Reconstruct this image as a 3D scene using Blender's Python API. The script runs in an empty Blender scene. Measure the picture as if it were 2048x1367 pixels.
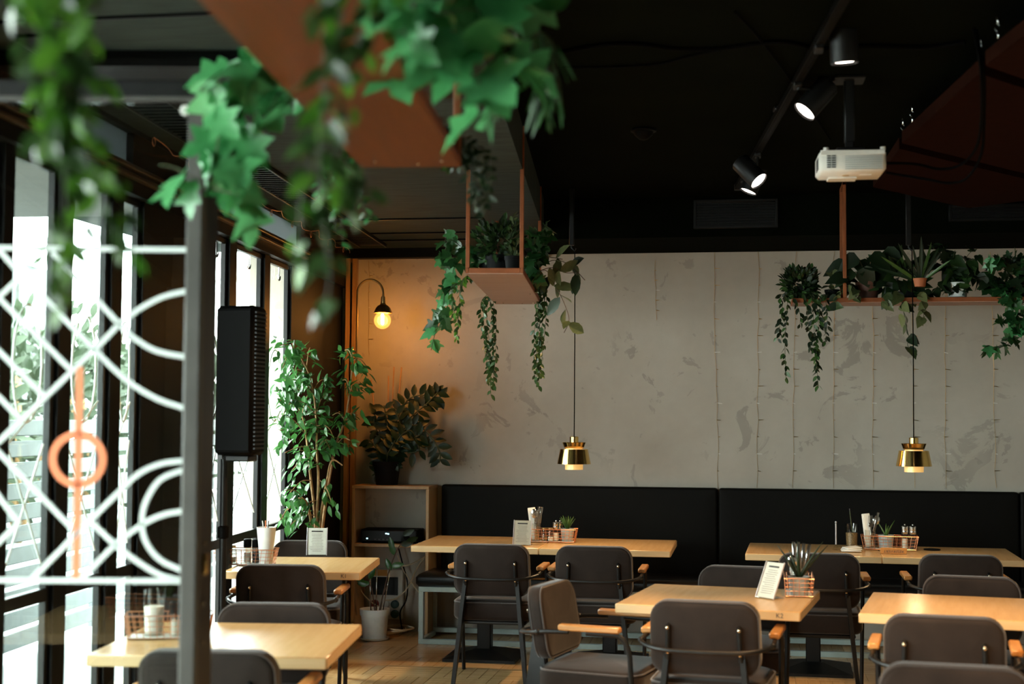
import bpy, bmesh, math, random
from mathutils import Vector, Matrix, Euler
random.seed(7)
R = math.radians
sc = bpy.context.scene
COL = sc.collection

# ------------------------------------------------------------------ camera
F = 2844.0                     # focal length in pixels of the 2048x1367 frame
PSI = R(9.4)                   # camera turned left of the back wall's normal
PITCH = math.atan(0.05327)
ROLL = 0.006
H = 1.56
CP, SP = math.cos(PSI), math.sin(PSI)
RIGHT = Vector((CP, SP, 0)); HEAD = Vector((-SP, CP, 0)); UPZ = Vector((0, 0, 1))
FWD = HEAD * math.cos(PITCH) + UPZ * math.sin(PITCH)
UP = -HEAD * math.sin(PITCH) + UPZ * math.cos(PITCH)
CX = RIGHT * math.cos(ROLL) + UP * math.sin(ROLL)
CY = -RIGHT * math.sin(ROLL) + UP * math.cos(ROLL)
cam_d = bpy.data.cameras.new('camera')
cam = bpy.data.objects.new('camera', cam_d); COL.objects.link(cam)
mw = Matrix((CX, CY, -FWD)).transposed().to_4x4()
mw.translation = Vector((0, 0, H))
cam.matrix_world = mw
cam_d.sensor_width = 36.0
cam_d.lens = 36.0 * F / 2048.0
cam_d.clip_start = 0.05
cam_d.dof.use_dof = True
cam_d.dof.focus_distance = 8.9
cam_d.dof.aperture_fstop = 2.2
sc.camera = cam

# ------------------------------------------------------------------ world, daylight, exposure
w = bpy.data.worlds.new('world'); sc.world = w; w.use_nodes = True
bg = w.node_tree.nodes['Background']
bg.inputs[0].default_value = (0.92, 1.0, 0.965, 1); bg.inputs[1].default_value = 24.0
sc.view_settings.view_transform = 'Standard'
sc.view_settings.look = 'None'
sc.view_settings.gamma = 1.0
sc.view_settings.use_curve_mapping = False
sc.view_settings.exposure = 0.12
try:
    sc.cycles.max_bounces = 8; sc.cycles.diffuse_bounces = 4; sc.cycles.glossy_bounces = 3
    sc.cycles.transmission_bounces = 6; sc.cycles.transparent_max_bounces = 16
    sc.cycles.sample_clamp_indirect = 4.0
    sc.cycles.caustics_reflective = False; sc.cycles.caustics_refractive = False
    sc.cycles.use_denoising = True
except Exception:
    pass

# ------------------------------------------------------------------ mapping helpers
def Cw(X, D, z):
    "point X to the camera's right, D ahead of it (level), at height z"
    return Vector((X * CP - D * SP, X * SP + D * CP, z))
def ray(u, v):
    return FWD + CX * ((u - 1024) / F) + CY * ((683.5 - v) / F)
def U(u, v, D):
    d = ray(u, v); return Vector((0, 0, H)) + d * (D / d.dot(HEAD))
def Uz(u, v, z):
    d = ray(u, v); return Vector((0, 0, H)) + d * ((z - H) / d.z)
def Uy(u, v, y):
    d = ray(u, v); return Vector((0, 0, H)) + d * (y / d.y)
def V(*a): return Vector(a)

# ------------------------------------------------------------------ materials
MATS = {}
def principled(name):
    m = bpy.data.materials.new(name); m.use_nodes = True
    nt = m.node_tree; b = nt.nodes['Principled BSDF']
    MATS[name] = m
    return m, nt, b
def mat(name, col, rough=0.5, metal=0.0, var=0.0, vscale=8.0, bump=0.0, bscale=60.0, sheen=0.0, spec=0.5, coat=0.0, trans=0.0, emit=None, estr=0.0, col2=None, stretch=None):
    m, nt, b = principled(name)
    b.inputs['Base Color'].default_value = (*col, 1)
    b.inputs['Roughness'].default_value = rough
    b.inputs['Metallic'].default_value = metal
    b.inputs['Specular IOR Level'].default_value = spec
    b.inputs['Sheen Weight'].default_value = sheen
    b.inputs['Coat Weight'].default_value = coat
    if emit:
        b.inputs['Emission Color'].default_value = (*emit, 1); b.inputs['Emission Strength'].default_value = estr
    if var > 0 or bump > 0 or col2:
        tc = nt.nodes.new('ShaderNodeTexCoord'); src = tc.outputs['Object']
        if stretch:
            mp = nt.nodes.new('ShaderNodeMapping'); mp.inputs['Scale'].default_value = stretch
            nt.links.new(src, mp.inputs[0]); src = mp.outputs[0]
    if var > 0 or col2:
        n = nt.nodes.new('ShaderNodeTexNoise'); n.inputs['Scale'].default_value = vscale; n.inputs['Detail'].default_value = 5
        nt.links.new(src, n.inputs['Vector'])
        cr = nt.nodes.new('ShaderNodeValToRGB')
        c2 = col2 if col2 else tuple(c * (1 - var) for c in col)
        c1 = col if col2 else tuple(min(1, c * (1 + var)) for c in col)
        cr.color_ramp.elements[0].position = 0.35; cr.color_ramp.elements[1].position = 0.65
        cr.color_ramp.elements[0].color = (*c2, 1); cr.color_ramp.elements[1].color = (*c1, 1)
        nt.links.new(n.outputs['Fac'], cr.inputs[0]); nt.links.new(cr.outputs[0], b.inputs['Base Color'])
    if bump > 0:
        n2 = nt.nodes.new('ShaderNodeTexNoise'); n2.inputs['Scale'].default_value = bscale; n2.inputs['Detail'].default_value = 4
        nt.links.new(src, n2.inputs['Vector'])
        bp = nt.nodes.new('ShaderNodeBump'); bp.inputs['Strength'].default_value = bump; bp.inputs['Distance'].default_value = 0.01
        nt.links.new(n2.outputs['Fac'], bp.inputs['Height']); nt.links.new(bp.outputs[0], b.inputs['Normal'])
    return m
def glass_mat(name, tint=(1, 1, 1), refl=1.0, rough=0.0):
    "thin clear pane: fresnel mix of a clear and a glossy lobe"
    m = bpy.data.materials.new(name); m.use_nodes = True; nt = m.node_tree; nt.nodes.clear()
    out = nt.nodes.new('ShaderNodeOutputMaterial'); mix = nt.nodes.new('ShaderNodeMixShader')
    tr = nt.nodes.new('ShaderNodeBsdfTransparent'); tr.inputs[0].default_value = (*tint, 1)
    gl = nt.nodes.new('ShaderNodeBsdfGlossy'); gl.inputs['Roughness'].default_value = rough
    lw = nt.nodes.new('ShaderNodeLayerWeight'); lw.inputs[0].default_value = 0.5     # facing = 1 - |cos|, same on both faces
    pw = nt.nodes.new('ShaderNodeMath'); pw.operation = 'POWER'; pw.inputs[1].default_value = 5.0
    ma = nt.nodes.new('ShaderNodeMath'); ma.operation = 'MULTIPLY_ADD'; ma.inputs[1].default_value = 0.9 * min(refl, 1.0); ma.inputs[2].default_value = 0.04 * refl; ma.use_clamp = True
    nt.links.new(lw.outputs['Facing'], pw.inputs[0]); nt.links.new(pw.outputs[0], ma.inputs[0]); nt.links.new(ma.outputs[0], mix.inputs[0])
    nt.links.new(tr.outputs[0], mix.inputs[1]); nt.links.new(gl.outputs[0], mix.inputs[2]); nt.links.new(mix.outputs[0], out.inputs[0])
    MATS[name] = m; return m
def emis(name, col, s):
    m = bpy.data.materials.new(name); m.use_nodes = True; nt = m.node_tree; nt.nodes.clear()
    out = nt.nodes.new('ShaderNodeOutputMaterial'); e = nt.nodes.new('ShaderNodeEmission')
    e.inputs[0].default_value = (*col, 1); e.inputs[1].default_value = s
    nt.links.new(e.outputs[0], out.inputs[0]); MATS[name] = m; return m
def wood_mat(name, c1, c2, rough=0.4, scale=6.0, axis='X', spec=0.5, coat=0.0):
    "streaky grain along one object axis"
    m, nt, b = principled(name)
    tc = nt.nodes.new('ShaderNodeTexCoord'); mp = nt.nodes.new('ShaderNodeMapping')
    s = {'X': (0.6, 9, 9), 'Y': (9, 0.6, 9), 'Z': (9, 9, 0.6)}[axis]
    mp.inputs['Scale'].default_value = s
    n = nt.nodes.new('ShaderNodeTexNoise'); n.inputs['Scale'].default_value = scale; n.inputs['Detail'].default_value = 6; n.inputs['Roughness'].default_value = 0.6
    oi = nt.nodes.new('ShaderNodeObjectInfo'); ad = nt.nodes.new('ShaderNodeVectorMath'); ad.operation = 'ADD'
    sc_ = nt.nodes.new('ShaderNodeMath'); sc_.operation = 'MULTIPLY'; sc_.inputs[1].default_value = 40
    nt.links.new(oi.outputs['Random'], sc_.inputs[0])
    nt.links.new(tc.outputs['Object'], mp.inputs[0]); nt.links.new(mp.outputs[0], ad.inputs[0]); nt.links.new(sc_.outputs[0], ad.inputs[1])
    nt.links.new(ad.outputs[0], n.inputs['Vector'])
    cr = nt.nodes.new('ShaderNodeValToRGB'); cr.color_ramp.elements[0].position = 0.3; cr.color_ramp.elements[1].position = 0.7
    cr.color_ramp.elements[0].color = (*c2, 1); cr.color_ramp.elements[1].color = (*c1, 1)
    nt.links.new(n.outputs['Fac'], cr.inputs[0]); nt.links.new(cr.outputs[0], b.inputs['Base Color'])
    b.inputs['Roughness'].default_value = rough; b.inputs['Specular IOR Level'].default_value = spec; b.inputs['Coat Weight'].default_value = coat
    return m

def plaster_mat():
    m, nt, b = principled('plaster')
    tc = nt.nodes.new('ShaderNodeTexCoord')
    def noise(scale, detail=6, rough=0.55, dist=0.0):
        n = nt.nodes.new('ShaderNodeTexNoise'); n.inputs['Scale'].default_value = scale; n.inputs['Detail'].default_value = detail
        n.inputs['Roughness'].default_value = rough; n.inputs['Distortion'].default_value = dist
        nt.links.new(tc.outputs['Object'], n.inputs['Vector']); return n.outputs['Fac']
    def ramp(src, p0, p1, c0, c1):
        r = nt.nodes.new('ShaderNodeValToRGB'); r.color_ramp.elements[0].position = p0; r.color_ramp.elements[1].position = p1
        r.color_ramp.elements[0].color = (*c0, 1); r.color_ramp.elements[1].color = (*c1, 1)
        nt.links.new(src, r.inputs[0]); return r.outputs[0]
    def mixc(f, a, c):
        x = nt.nodes.new('ShaderNodeMix'); x.data_type = 'RGBA'
        nt.links.new(f, x.inputs[0]); nt.links.new(a, x.inputs[6])
        if isinstance(c, tuple): x.inputs[7].default_value = (*c, 1)
        else: nt.links.new(c, x.inputs[7])
        return x.outputs[2]
    def mul(a, c):
        x = nt.nodes.new('ShaderNodeMath'); x.operation = 'MULTIPLY'; nt.links.new(a, x.inputs[0])
        if isinstance(c, (int, float)): x.inputs[1].default_value = c
        else: nt.links.new(c, x.inputs[1])
        return x.outputs[0]
    base = ramp(noise(1.6, 8, 0.6, 0.3), 0.3, 0.7, (0.395, 0.352, 0.298), (0.47, 0.43, 0.372))
    # fine brushed mottling
    fine = ramp(noise(14, 6), 0.35, 0.65, (0, 0, 0), (1, 1, 1))
    base = mixc(mul(fine, 0.22), base, (0.375, 0.335, 0.285))
    # worn patches with crisp edges, only in some areas of the wall
    p = ramp(noise(3.4, 9, 0.64, 0.7), 0.588, 0.602, (0, 0, 0), (1, 1, 1))
    area = ramp(noise(0.9, 2), 0.45, 0.56, (0, 0, 0), (1, 1, 1))
    base = mixc(mul(mul(p, area), 0.62), base, (0.255, 0.228, 0.196))
    p2 = ramp(noise(6.0, 7, 0.6, 0.9), 0.655, 0.67, (0, 0, 0), (1, 1, 1))
    base = mixc(mul(p2, 0.5), base, (0.275, 0.247, 0.214))
    nt.links.new(base, b.inputs['Base Color'])
    b.inputs['Roughness'].default_value = 0.75; b.inputs['Specular IOR Level'].default_value = 0.25
    bp = nt.nodes.new('ShaderNodeBump'); bp.inputs['Strength'].default_value = 0.15; bp.inputs['Distance'].default_value = 0.01
    nt.links.new(noise(9, 8), bp.inputs['Height']); nt.links.new(bp.outputs[0], b.inputs['Normal'])
    return m
plaster_mat()
mat('ceil_black', (0.0022, 0.0030, 0.0015), 0.95, var=0.25, vscale=3, bump=0.1, bscale=20, spec=0.02)
mat('ceil_grey', (0.030, 0.041, 0.037), 0.8, spec=0.08, var=0.2, vscale=5, bump=0.15, bscale=14, stretch=(1, 6, 1))
mat('black_paint', (0.003, 0.003, 0.003), 0.5, var=0.2, vscale=9, spec=0.12)
mat('dark_wall', (0.0045, 0.0048, 0.0055), 0.7, spec=0.2, var=0.2, vscale=4)
mat('brown_gloss', (0.03, 0.017, 0.011), 0.22, var=0.25, vscale=3, spec=0.7)
wood_mat('brown_trim', (0.07, 0.035, 0.016), (0.03, 0.016, 0.008), 0.35, 5, 'Y')
wood_mat('post_wood', (0.42, 0.25, 0.11), (0.26, 0.14, 0.06), 0.3, 5, 'Z')
mat('black_metal', (0.005, 0.005, 0.005), 0.42, metal=0.0, var=0.2, vscale=20, spec=0.28)
mat('black_plastic', (0.0018, 0.0018, 0.0018), 0.6, var=0.15, vscale=30, spec=0.06)
mat('grey_profile', (0.075, 0.073, 0.068), 0.5, metal=0.0, spec=0.3, var=0.1, vscale=10)
mat('bench_steel', (0.46, 0.56, 0.54), 0.4, metal=0.2, var=0.08, vscale=10)
mat('leather', (0.006, 0.006, 0.006), 0.35, var=0.2, vscale=14, bump=0.12, bscale=45, spec=0.55)
mat('leather_back', (0.0032, 0.0029, 0.0024), 0.6, var=0.15, vscale=6, bump=0.08, bscale=30, spec=0.10)
wood_mat('oak', (0.62, 0.40, 0.18), (0.54, 0.335, 0.14), 0.24, 5, 'Y', spec=0.8)
wood_mat('oak_edge', (0.64, 0.45, 0.24), (0.55, 0.37, 0.18), 0.45, 4, 'X')
wood_mat('oak_shelf', (0.50, 0.33, 0.16), (0.42, 0.26, 0.12), 0.45, 4, 'Z')
wood_mat('arm_wood', (0.50, 0.23, 0.065), (0.38, 0.16, 0.04), 0.35, 6, 'Y', coat=0.2)
wood_mat('parquet_a', (0.66, 0.42, 0.19), (0.48, 0.29, 0.12), 0.22, 3, 'X', spec=0.6)
wood_mat('parquet_b', (0.70, 0.46, 0.22), (0.52, 0.32, 0.14), 0.22, 3, 'Y', spec=0.6)
wood_mat('parquet_c', (0.58, 0.36, 0.16), (0.42, 0.25, 0.10), 0.24, 3, 'X', spec=0.6)
mat('floor_base', (0.60, 0.47, 0.30), 0.4, var=0.1)
mat('velvet', (0.021, 0.0148, 0.0122), 0.85, var=0.22, vscale=7, bump=0.1, bscale=9, sheen=0.22, spec=0.15)
MATS['velvet'].node_tree.nodes['Principled BSDF'].inputs['Sheen Roughness'].default_value = 0.4
mat('velvet_pipe', (0.035, 0.026, 0.023), 0.8, var=0.1, sheen=0.4)
mat('screw', (0.62, 0.52, 0.38), 0.25, metal=1.0, var=0.1)
mat('brass', (0.83, 0.56, 0.19), 0.14, metal=1.0, var=0.06, vscale=6)
mat('brass_dull', (0.62, 0.40, 0.15), 0.3, metal=1.0, var=0.1, vscale=12)
mat('brass_in', (0.95, 0.72, 0.38), 0.35, metal=0.6, var=0.03)
mat('copper_paint', (0.25, 0.075, 0.026), 0.55, metal=0.1, var=0.12, vscale=14, spec=0.25)
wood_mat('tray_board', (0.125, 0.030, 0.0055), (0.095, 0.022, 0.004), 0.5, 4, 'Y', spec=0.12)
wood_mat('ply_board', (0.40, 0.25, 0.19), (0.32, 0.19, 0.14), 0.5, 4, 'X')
mat('diffuser', (0.85, 0.62, 0.28), 0.4, metal=0.3, var=0.05, emit=(1.0, 0.52, 0.14), estr=0.55)
mat('copper_wire', (0.75, 0.34, 0.19), 0.3, metal=0.9, var=0.05)
mat('white_plastic', (0.74, 0.72, 0.66), 0.45, var=0.05, vscale=20)
mat('pot_white', (0.86, 0.86, 0.82), 0.4, var=0.06, vscale=12)
mat('pot_grey', (0.30, 0.33, 0.33), 0.6, var=0.08, vscale=25)
mat('pot_terracotta', (0.42, 0.13, 0.05), 0.7, var=0.12, vscale=15)
mat('pot_brown', (0.10, 0.035, 0.02), 0.6, var=0.12, vscale=15)
mat('pot_black', (0.004, 0.004, 0.004), 0.7, var=0.1, spec=0.15)
mat('soil', (0.035, 0.022, 0.014), 0.95, var=0.4, vscale=60, bump=0.6, bscale=80)
mat('paper', (0.80, 0.80, 0.76), 0.7, var=0.02)
mat('paper_warm', (0.62, 0.56, 0.47), 0.7, var=0.03)
mat('ink', (0.05, 0.045, 0.05), 0.7, var=0.1)
mat('ink_soft', (0.30, 0.27, 0.25), 0.7, var=0.1)
mat('napkin', (0.78, 0.76, 0.70), 0.85, var=0.03)
mat('steel', (0.72, 0.70, 0.67), 0.18, metal=1.0, var=0.04)
mat('acrylic_edge', (0.50, 0.48, 0.50), 0.15, var=0.03, spec=0.8)
mat('salt', (0.85, 0.83, 0.78), 0.9, var=0.05)
mat('pepper', (0.05, 0.035, 0.03), 0.9, var=0.4, vscale=90)
mat('drink', (0.20, 0.13, 0.055), 0.5, var=0.5, vscale=120)
mat('cable_black', (0.0012, 0.0012, 0.0012), 0.8, var=0.1, spec=0.03)
mat('cable_beige', (0.62, 0.52, 0.36), 0.55, var=0.15, vscale=9)
mat('panel_felt', (0.014, 0.0040, 0.0022), 0.95, var=0.12, vscale=18, spec=0.02)
mat('frost', (0.72, 0.80, 0.78), 0.6, var=0.03)
mat('emblem', (0.85, 0.24, 0.10), 0.5, var=0.03)
mat('concrete_out', (0.30, 0.31, 0.31), 0.8, var=0.12, vscale=2)
mat('facade', (0.10, 0.11, 0.11), 0.8, var=0.08, vscale=1.5)
mat('facade_dark', (0.12, 0.13, 0.14), 0.3, var=0.1)
mat('canopy', (0.13, 0.13, 0.125), 0.7, var=0.05)
mat('bark', (0.34, 0.20, 0.09), 0.8, var=0.25, vscale=30)
mat('stem_green', (0.045, 0.06, 0.02), 0.6, var=0.2, vscale=30)
mat('stem_brown', (0.09, 0.05, 0.03), 0.7, var=0.2, vscale=30)
mat('stake', (0.36, 0.19, 0.09), 0.7, var=0.15)
mat('grey_box', (0.62, 0.62, 0.57), 0.5, var=0.06)
mat('display_dark', (0.003, 0.003, 0.003), 0.4, var=0.1, spec=0.2)
mat('teal_plastic', (0.03, 0.10, 0.10), 0.5, var=0.1)
mat('red_plastic', (0.18, 0.02, 0.015), 0.5, var=0.1)
mat('yellow_tag', (0.45, 0.22, 0.04), 0.6, var=0.1)
glass_mat('pane', (0.96, 0.99, 0.98), 0.5)
glass_mat('partition_glass', (0.93, 0.97, 0.96), 2.4)
glass_mat('clear_glass', (0.94, 0.94, 0.92), 1.4)
glass_mat('bulb_glass', (1.0, 0.83, 0.52), 0.8)
_nt = MATS['bulb_glass'].node_tree; _e = _nt.nodes.new('ShaderNodeEmission'); _e.inputs[0].default_value = (1.0, 0.42, 0.09, 1); _e.inputs[1].default_value = 0.8
_a = _nt.nodes.new('ShaderNodeAddShader'); _mx = [n for n in _nt.nodes if n.type == 'MIX_SHADER'][0]; _o = [n for n in _nt.nodes if n.type == 'OUTPUT_MATERIAL'][0]
_nt.links.new(_mx.outputs[0], _a.inputs[0]); _nt.links.new(_e.outputs[0], _a.inputs[1]); _nt.links.new(_a.outputs[0], _o.inputs[0])
emis('filament', (1.0, 0.58, 0.20), 60)
emis('bulb_core', (1.0, 0.66, 0.30), 22)
emis('lens', (1.0, 0.86, 0.76), 14)
emis('led', (0.45, 0.85, 1.0), 4)
emis('exit_led', (0.2, 1.0, 0.1), 3)

def leaf_mat(name, c1, c2, rough=0.35, transl=0.25):
    m = bpy.data.materials.new(name); m.use_nodes = True; nt = m.node_tree
    b = nt.nodes['Principled BSDF']; out = nt.nodes['Material Output']
    tc = nt.nodes.new('ShaderNodeTexCoord'); n = nt.nodes.new('ShaderNodeTexNoise'); n.inputs['Scale'].default_value = 4
    nt.links.new(tc.outputs['Object'], n.inputs['Vector'])
    oi = nt.nodes.new('ShaderNodeObjectInfo')
    ad = nt.nodes.new('ShaderNodeMath'); ad.operation = 'ADD'; nt.links.new(n.outputs['Fac'], ad.inputs[0]); nt.links.new(oi.outputs['Random'], ad.inputs[1])
    hf = nt.nodes.new('ShaderNodeMath'); hf.operation = 'MULTIPLY'; hf.inputs[1].default_value = 0.5; nt.links.new(ad.outputs[0], hf.inputs[0])
    cr = nt.nodes.new('ShaderNodeValToRGB'); cr.color_ramp.elements[0].position = 0.2; cr.color_ramp.elements[1].position = 0.8
    cr.color_ramp.elements[0].color = (*c2, 1); cr.color_ramp.elements[1].color = (*c1, 1)
    nt.links.new(hf.outputs[0], cr.inputs[0]); nt.links.new(cr.outputs[0], b.inputs['Base Color'])
    b.inputs['Roughness'].default_value = rough
    tr = nt.nodes.new('ShaderNodeBsdfTranslucent'); nt.links.new(cr.outputs[0], tr.inputs[0])
    mx = nt.nodes.new('ShaderNodeMixShader'); mx.inputs[0].default_value = transl
    nt.links.new(b.outputs[0], mx.inputs[1]); nt.links.new(tr.outputs[0], mx.inputs[2]); nt.links.new(mx.outputs[0], out.inputs[0])
    MATS[name] = m
leaf_mat('leaf_ivy', (0.11, 0.40, 0.15), (0.025, 0.17, 0.045))
leaf_mat('leaf_ivy_dark', (0.035, 0.12, 0.03), (0.012, 0.05, 0.014))
leaf_mat('leaf_small', (0.05, 0.115, 0.028), (0.014, 0.038, 0.010))
leaf_mat('leaf_lime', (0.12, 0.30, 0.03), (0.04, 0.14, 0.015), 0.4, 0.35)
leaf_mat('leaf_ficus', (0.075, 0.24, 0.055), (0.025, 0.10, 0.028), 0.25, 0.35)
leaf_mat('leaf_zz', (0.008, 0.032, 0.008), (0.003, 0.014, 0.004), 0.45, 0.08)
leaf_mat('leaf_dark', (0.018, 0.042, 0.012), (0.007, 0.018, 0.006), 0.5)
leaf_mat('leaf_varieg', (0.20, 0.22, 0.09), (0.03, 0.06, 0.02))
leaf_mat('leaf_aloe', (0.06, 0.14, 0.02), (0.02, 0.06, 0.015))
leaf_mat('leaf_hedge', (0.030, 0.048, 0.020), (0.010, 0.020, 0.008), 0.6, 0.15)
mat('header_reflection', (0.05, 0.055, 0.055), 0.15, var=0.2, vscale=2)  # milky translucent material standing in for the header panel's white reflection
_nt = MATS['header_reflection'].node_tree; _b = _nt.nodes['Principled BSDF']; _t = _nt.nodes.new('ShaderNodeBsdfTranslucent'); _t.inputs[0].default_value = (0.28, 0.30, 0.30, 1)
_x = _nt.nodes.new('ShaderNodeMixShader'); _x.inputs[0].default_value = 0.75; _o = _nt.nodes['Material Output']
_nt.links.new(_b.outputs[0], _x.inputs[1]); _nt.links.new(_t.outputs[0], _x.inputs[2]); _nt.links.new(_x.outputs[0], _o.inputs[0])
mat('fence_slat', (0.10, 0.115, 0.115), 0.7, var=0.1)

# ------------------------------------------------------------------ mesh builder
class MB:
    def __init__(s): s.v = []; s.f = []
    def add(s, vs, fs, M=None):
        o = len(s.v)
        s.v += [tuple(M @ Vector(p)) if M else tuple(p) for p in vs]
        s.f += [tuple(i + o for i in f) for f in fs]; return s
    def box(s, c, d, M=None, bev=0.0):
        hx, hy, hz = d[0] / 2, d[1] / 2, d[2] / 2; c = Vector(c)
        b = min(bev, hx * .9, hy * .9, hz * .9)
        if b <= 0:
            vs = [c + Vector((x * hx, y * hy, z * hz)) for x in (-1, 1) for y in (-1, 1) for z in (-1, 1)]
            fs = [(0, 1, 3, 2), (4, 6, 7, 5), (0, 4, 5, 1), (2, 3, 7, 6), (0, 2, 6, 4), (1, 5, 7, 3)]
            return s.add(vs, fs, M)
        vs = []; ix = {}
        for x in (-1, 1):
            for y in (-1, 1):
                for z in (-1, 1):
                    ix[0, x, y, z] = len(vs); vs.append(c + Vector((x * hx, y * (hy - b), z * (hz - b))))
                    ix[1, x, y, z] = len(vs); vs.append(c + Vector((x * (hx - b), y * hy, z * (hz - b))))
                    ix[2, x, y, z] = len(vs); vs.append(c + Vector((x * (hx - b), y * (hy - b), z * hz)))
        fs = []
        for k in (-1, 1):
            fs.append([ix[0, k, y, z] for y, z in ((-1, -1), (1, -1), (1, 1), (-1, 1))])
            fs.append([ix[1, x, k, z] for x, z in ((-1, -1), (1, -1), (1, 1), (-1, 1))])
            fs.append([ix[2, x, y, k] for x, y in ((-1, -1), (1, -1), (1, 1), (-1, 1))])
            for l in (-1, 1):
                fs.append([ix[0, k, l, -1], ix[0, k, l, 1], ix[1, k, l, 1], ix[1, k, l, -1]])
                fs.append([ix[0, k, -1, l], ix[0, k, 1, l], ix[2, k, 1, l], ix[2, k, -1, l]])
                fs.append([ix[1, -1, k, l], ix[1, 1, k, l], ix[2, 1, k, l], ix[2, -1, k, l]])
                for q in (-1, 1):
                    fs.append([ix[0, k, l, q], ix[1, k, l, q], ix[2, k, l, q]])
        return s.add(vs, fs, M)
    def tube(s, pts, r, n=8, closed=False, M=None, rz=None, twist=0.0):
        pts = [Vector(p) for p in pts]; m = len(pts)
        rad = r if isinstance(r, (list, tuple)) else [r] * m
        vs = []; prev = None
        for i, p in enumerate(pts):
            if closed: t = pts[(i + 1) % m] - pts[i - 1]
            else: t = pts[min(i + 1, m - 1)] - pts[max(i - 1, 0)]
            if t.length < 1e-9: t = Vector((0, 0, 1))
            t.normalize()
            if prev is None:
                a = Vector((0, 0, 1)) if abs(t.z) < .9 else Vector((1, 0, 0))
                nx = t.cross(a).normalized()
            else:
                nx = (prev - t * prev.dot(t))
                nx = nx.normalized() if nx.length > 1e-6 else t.orthogonal().normalized()
            prev = nx; ny = t.cross(nx)
            for k in range(n):
                a = 2 * math.pi * k / n + twist
                vs.append(p + nx * math.cos(a) * rad[i] + ny * math.sin(a) * rad[i])
        fs = []
        for i in range(m if closed else m - 1):
            j = (i + 1) % m
            for k in range(n):
                l = (k + 1) % n
                fs.append((i * n + k, i * n + l, j * n + l, j * n + k))
        if not closed:
            fs.append(tuple(range(n))); fs.append(tuple(range((m - 1) * n, m * n)))
        return s.add(vs, fs, M)
    def sqtube(s, pts, wdt, closed=False, M=None):
        return s.tube(pts, wdt * .7071, 4, closed, M, twist=math.pi / 4)
    def lathe(s, prof, n=24, c=(0, 0, 0), M=None, cap0=False, cap1=False):
        c = Vector(c); vs = []; m = len(prof)
        for r_, z in prof:
            for k in range(n):
                a = 2 * math.pi * k / n; vs.append(c + Vector((r_ * math.cos(a), r_ * math.sin(a), z)))
        fs = []
        for i in range(m - 1):
            for k in range(n):
                l = (k + 1) % n; fs.append((i * n + k, i * n + l, (i + 1) * n + l, (i + 1) * n + k))
        if cap0: fs.append(tuple(range(n)))
        if cap1: fs.append(tuple(range((m - 1) * n, m * n)))
        return s.add(vs, fs, M)
    def prism(s, poly, h0, h1, M=None):
        "poly in local XY extruded from z=h0 to z=h1"
        n = len(poly); vs = [(p[0], p[1], h0) for p in poly] + [(p[0], p[1], h1) for p in poly]
        fs = [tuple(range(n))[::-1], tuple(range(n, 2 * n))] + [(i, (i + 1) % n, n + (i + 1) % n, n + i) for i in range(n)]
        return s.add(vs, fs, M)
    def ball(s, c, r, n=12, m=8, sc3=(1, 1, 1), M=None):
        vs = []; c = Vector(c)
        for i in range(m + 1):
            t = math.pi * i / m
            for k in range(n):
                a = 2 * math.pi * k / n
                vs.append(c + Vector((r * math.sin(t) * math.cos(a) * sc3[0], r * math.sin(t) * math.sin(a) * sc3[1], r * math.cos(t) * sc3[2])))
        fs = [(i * n + k, i * n + (k + 1) % n, (i + 1) * n + (k + 1) % n, (i + 1) * n + k) for i in range(m) for k in range(n)]
        return s.add(vs, fs, M)
    def mesh(s, name, material, smooth=38, merge=False, recalc=True):
        me = bpy.data.meshes.new(name); me.from_pydata(s.v, [], s.f)
        if recalc or merge:
            bm = bmesh.new(); bm.from_mesh(me)
            if merge: bmesh.ops.remove_doubles(bm, verts=bm.verts, dist=1e-5)
            bmesh.ops.recalc_face_normals(bm, faces=bm.faces); bm.to_mesh(me); bm.free()
        me.materials.append(MATS[material])
        if smooth:
            me.shade_smooth()
            if smooth < 180: me.set_sharp_from_angle(angle=R(smooth))
        me.update(); return me
    def build(s, name, material, parent=None, smooth=38, loc=None, rotz=0, **k):
        return link(name, s.mesh(name, material, smooth, **k), parent, loc, rotz)
def link(name, me, parent=None, loc=None, rotz=0):
    o = bpy.data.objects.new(name, me); COL.objects.link(o)
    if parent: o.parent = parent
    if loc is not None: o.location = loc
    if rotz: o.rotation_euler = (0, 0, rotz)
    return o
def tag(o, label, cat, group=None):
    o['label'] = label; o['category'] = cat
    if group: o['group'] = group
    return o
def thing(name, label, cat, loc=(0, 0, 0), rotz=0, group=None):
    o = bpy.data.objects.new(name, None); COL.objects.link(o); o.empty_display_size = 0.05
    o.location = loc; o.rotation_euler = (0, 0, rotz)
    return tag(o, label, cat, group)
def struct(o): o['kind'] = 'structure'; return o
def kids(o): return CH.get(o.name, [])
def dup(root, loc, rotz, label, group=None, new_meshes=None):
    def cp(o, par):
        c = o.copy(); COL.objects.link(c); c.parent = par
        for ch in [x for x in ALLCH.get(o.name, [])]: cp(ch, c)
        return c
    r = cp(root, None); r.location = loc; r.rotation_euler = (0, 0, rotz); r['label'] = label
    if group: r['group'] = group
    return r
ALLCH = {}
def register(root):
    "remember the children of a prototype for dup()"
    def walk(o):
        ALLCH[o.name] = [c for c in bpy.data.objects if c.parent == o]
        for c in ALLCH[o.name]: walk(c)
    walk(root)
def arc(p0, p1, p2, n=8):
    "quadratic bezier"
    p0, p1, p2 = Vector(p0), Vector(p1), Vector(p2)
    return [p0 * (1 - t) ** 2 + p1 * 2 * t * (1 - t) + p2 * t * t for t in [i / n for i in range(n + 1)]]
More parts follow.
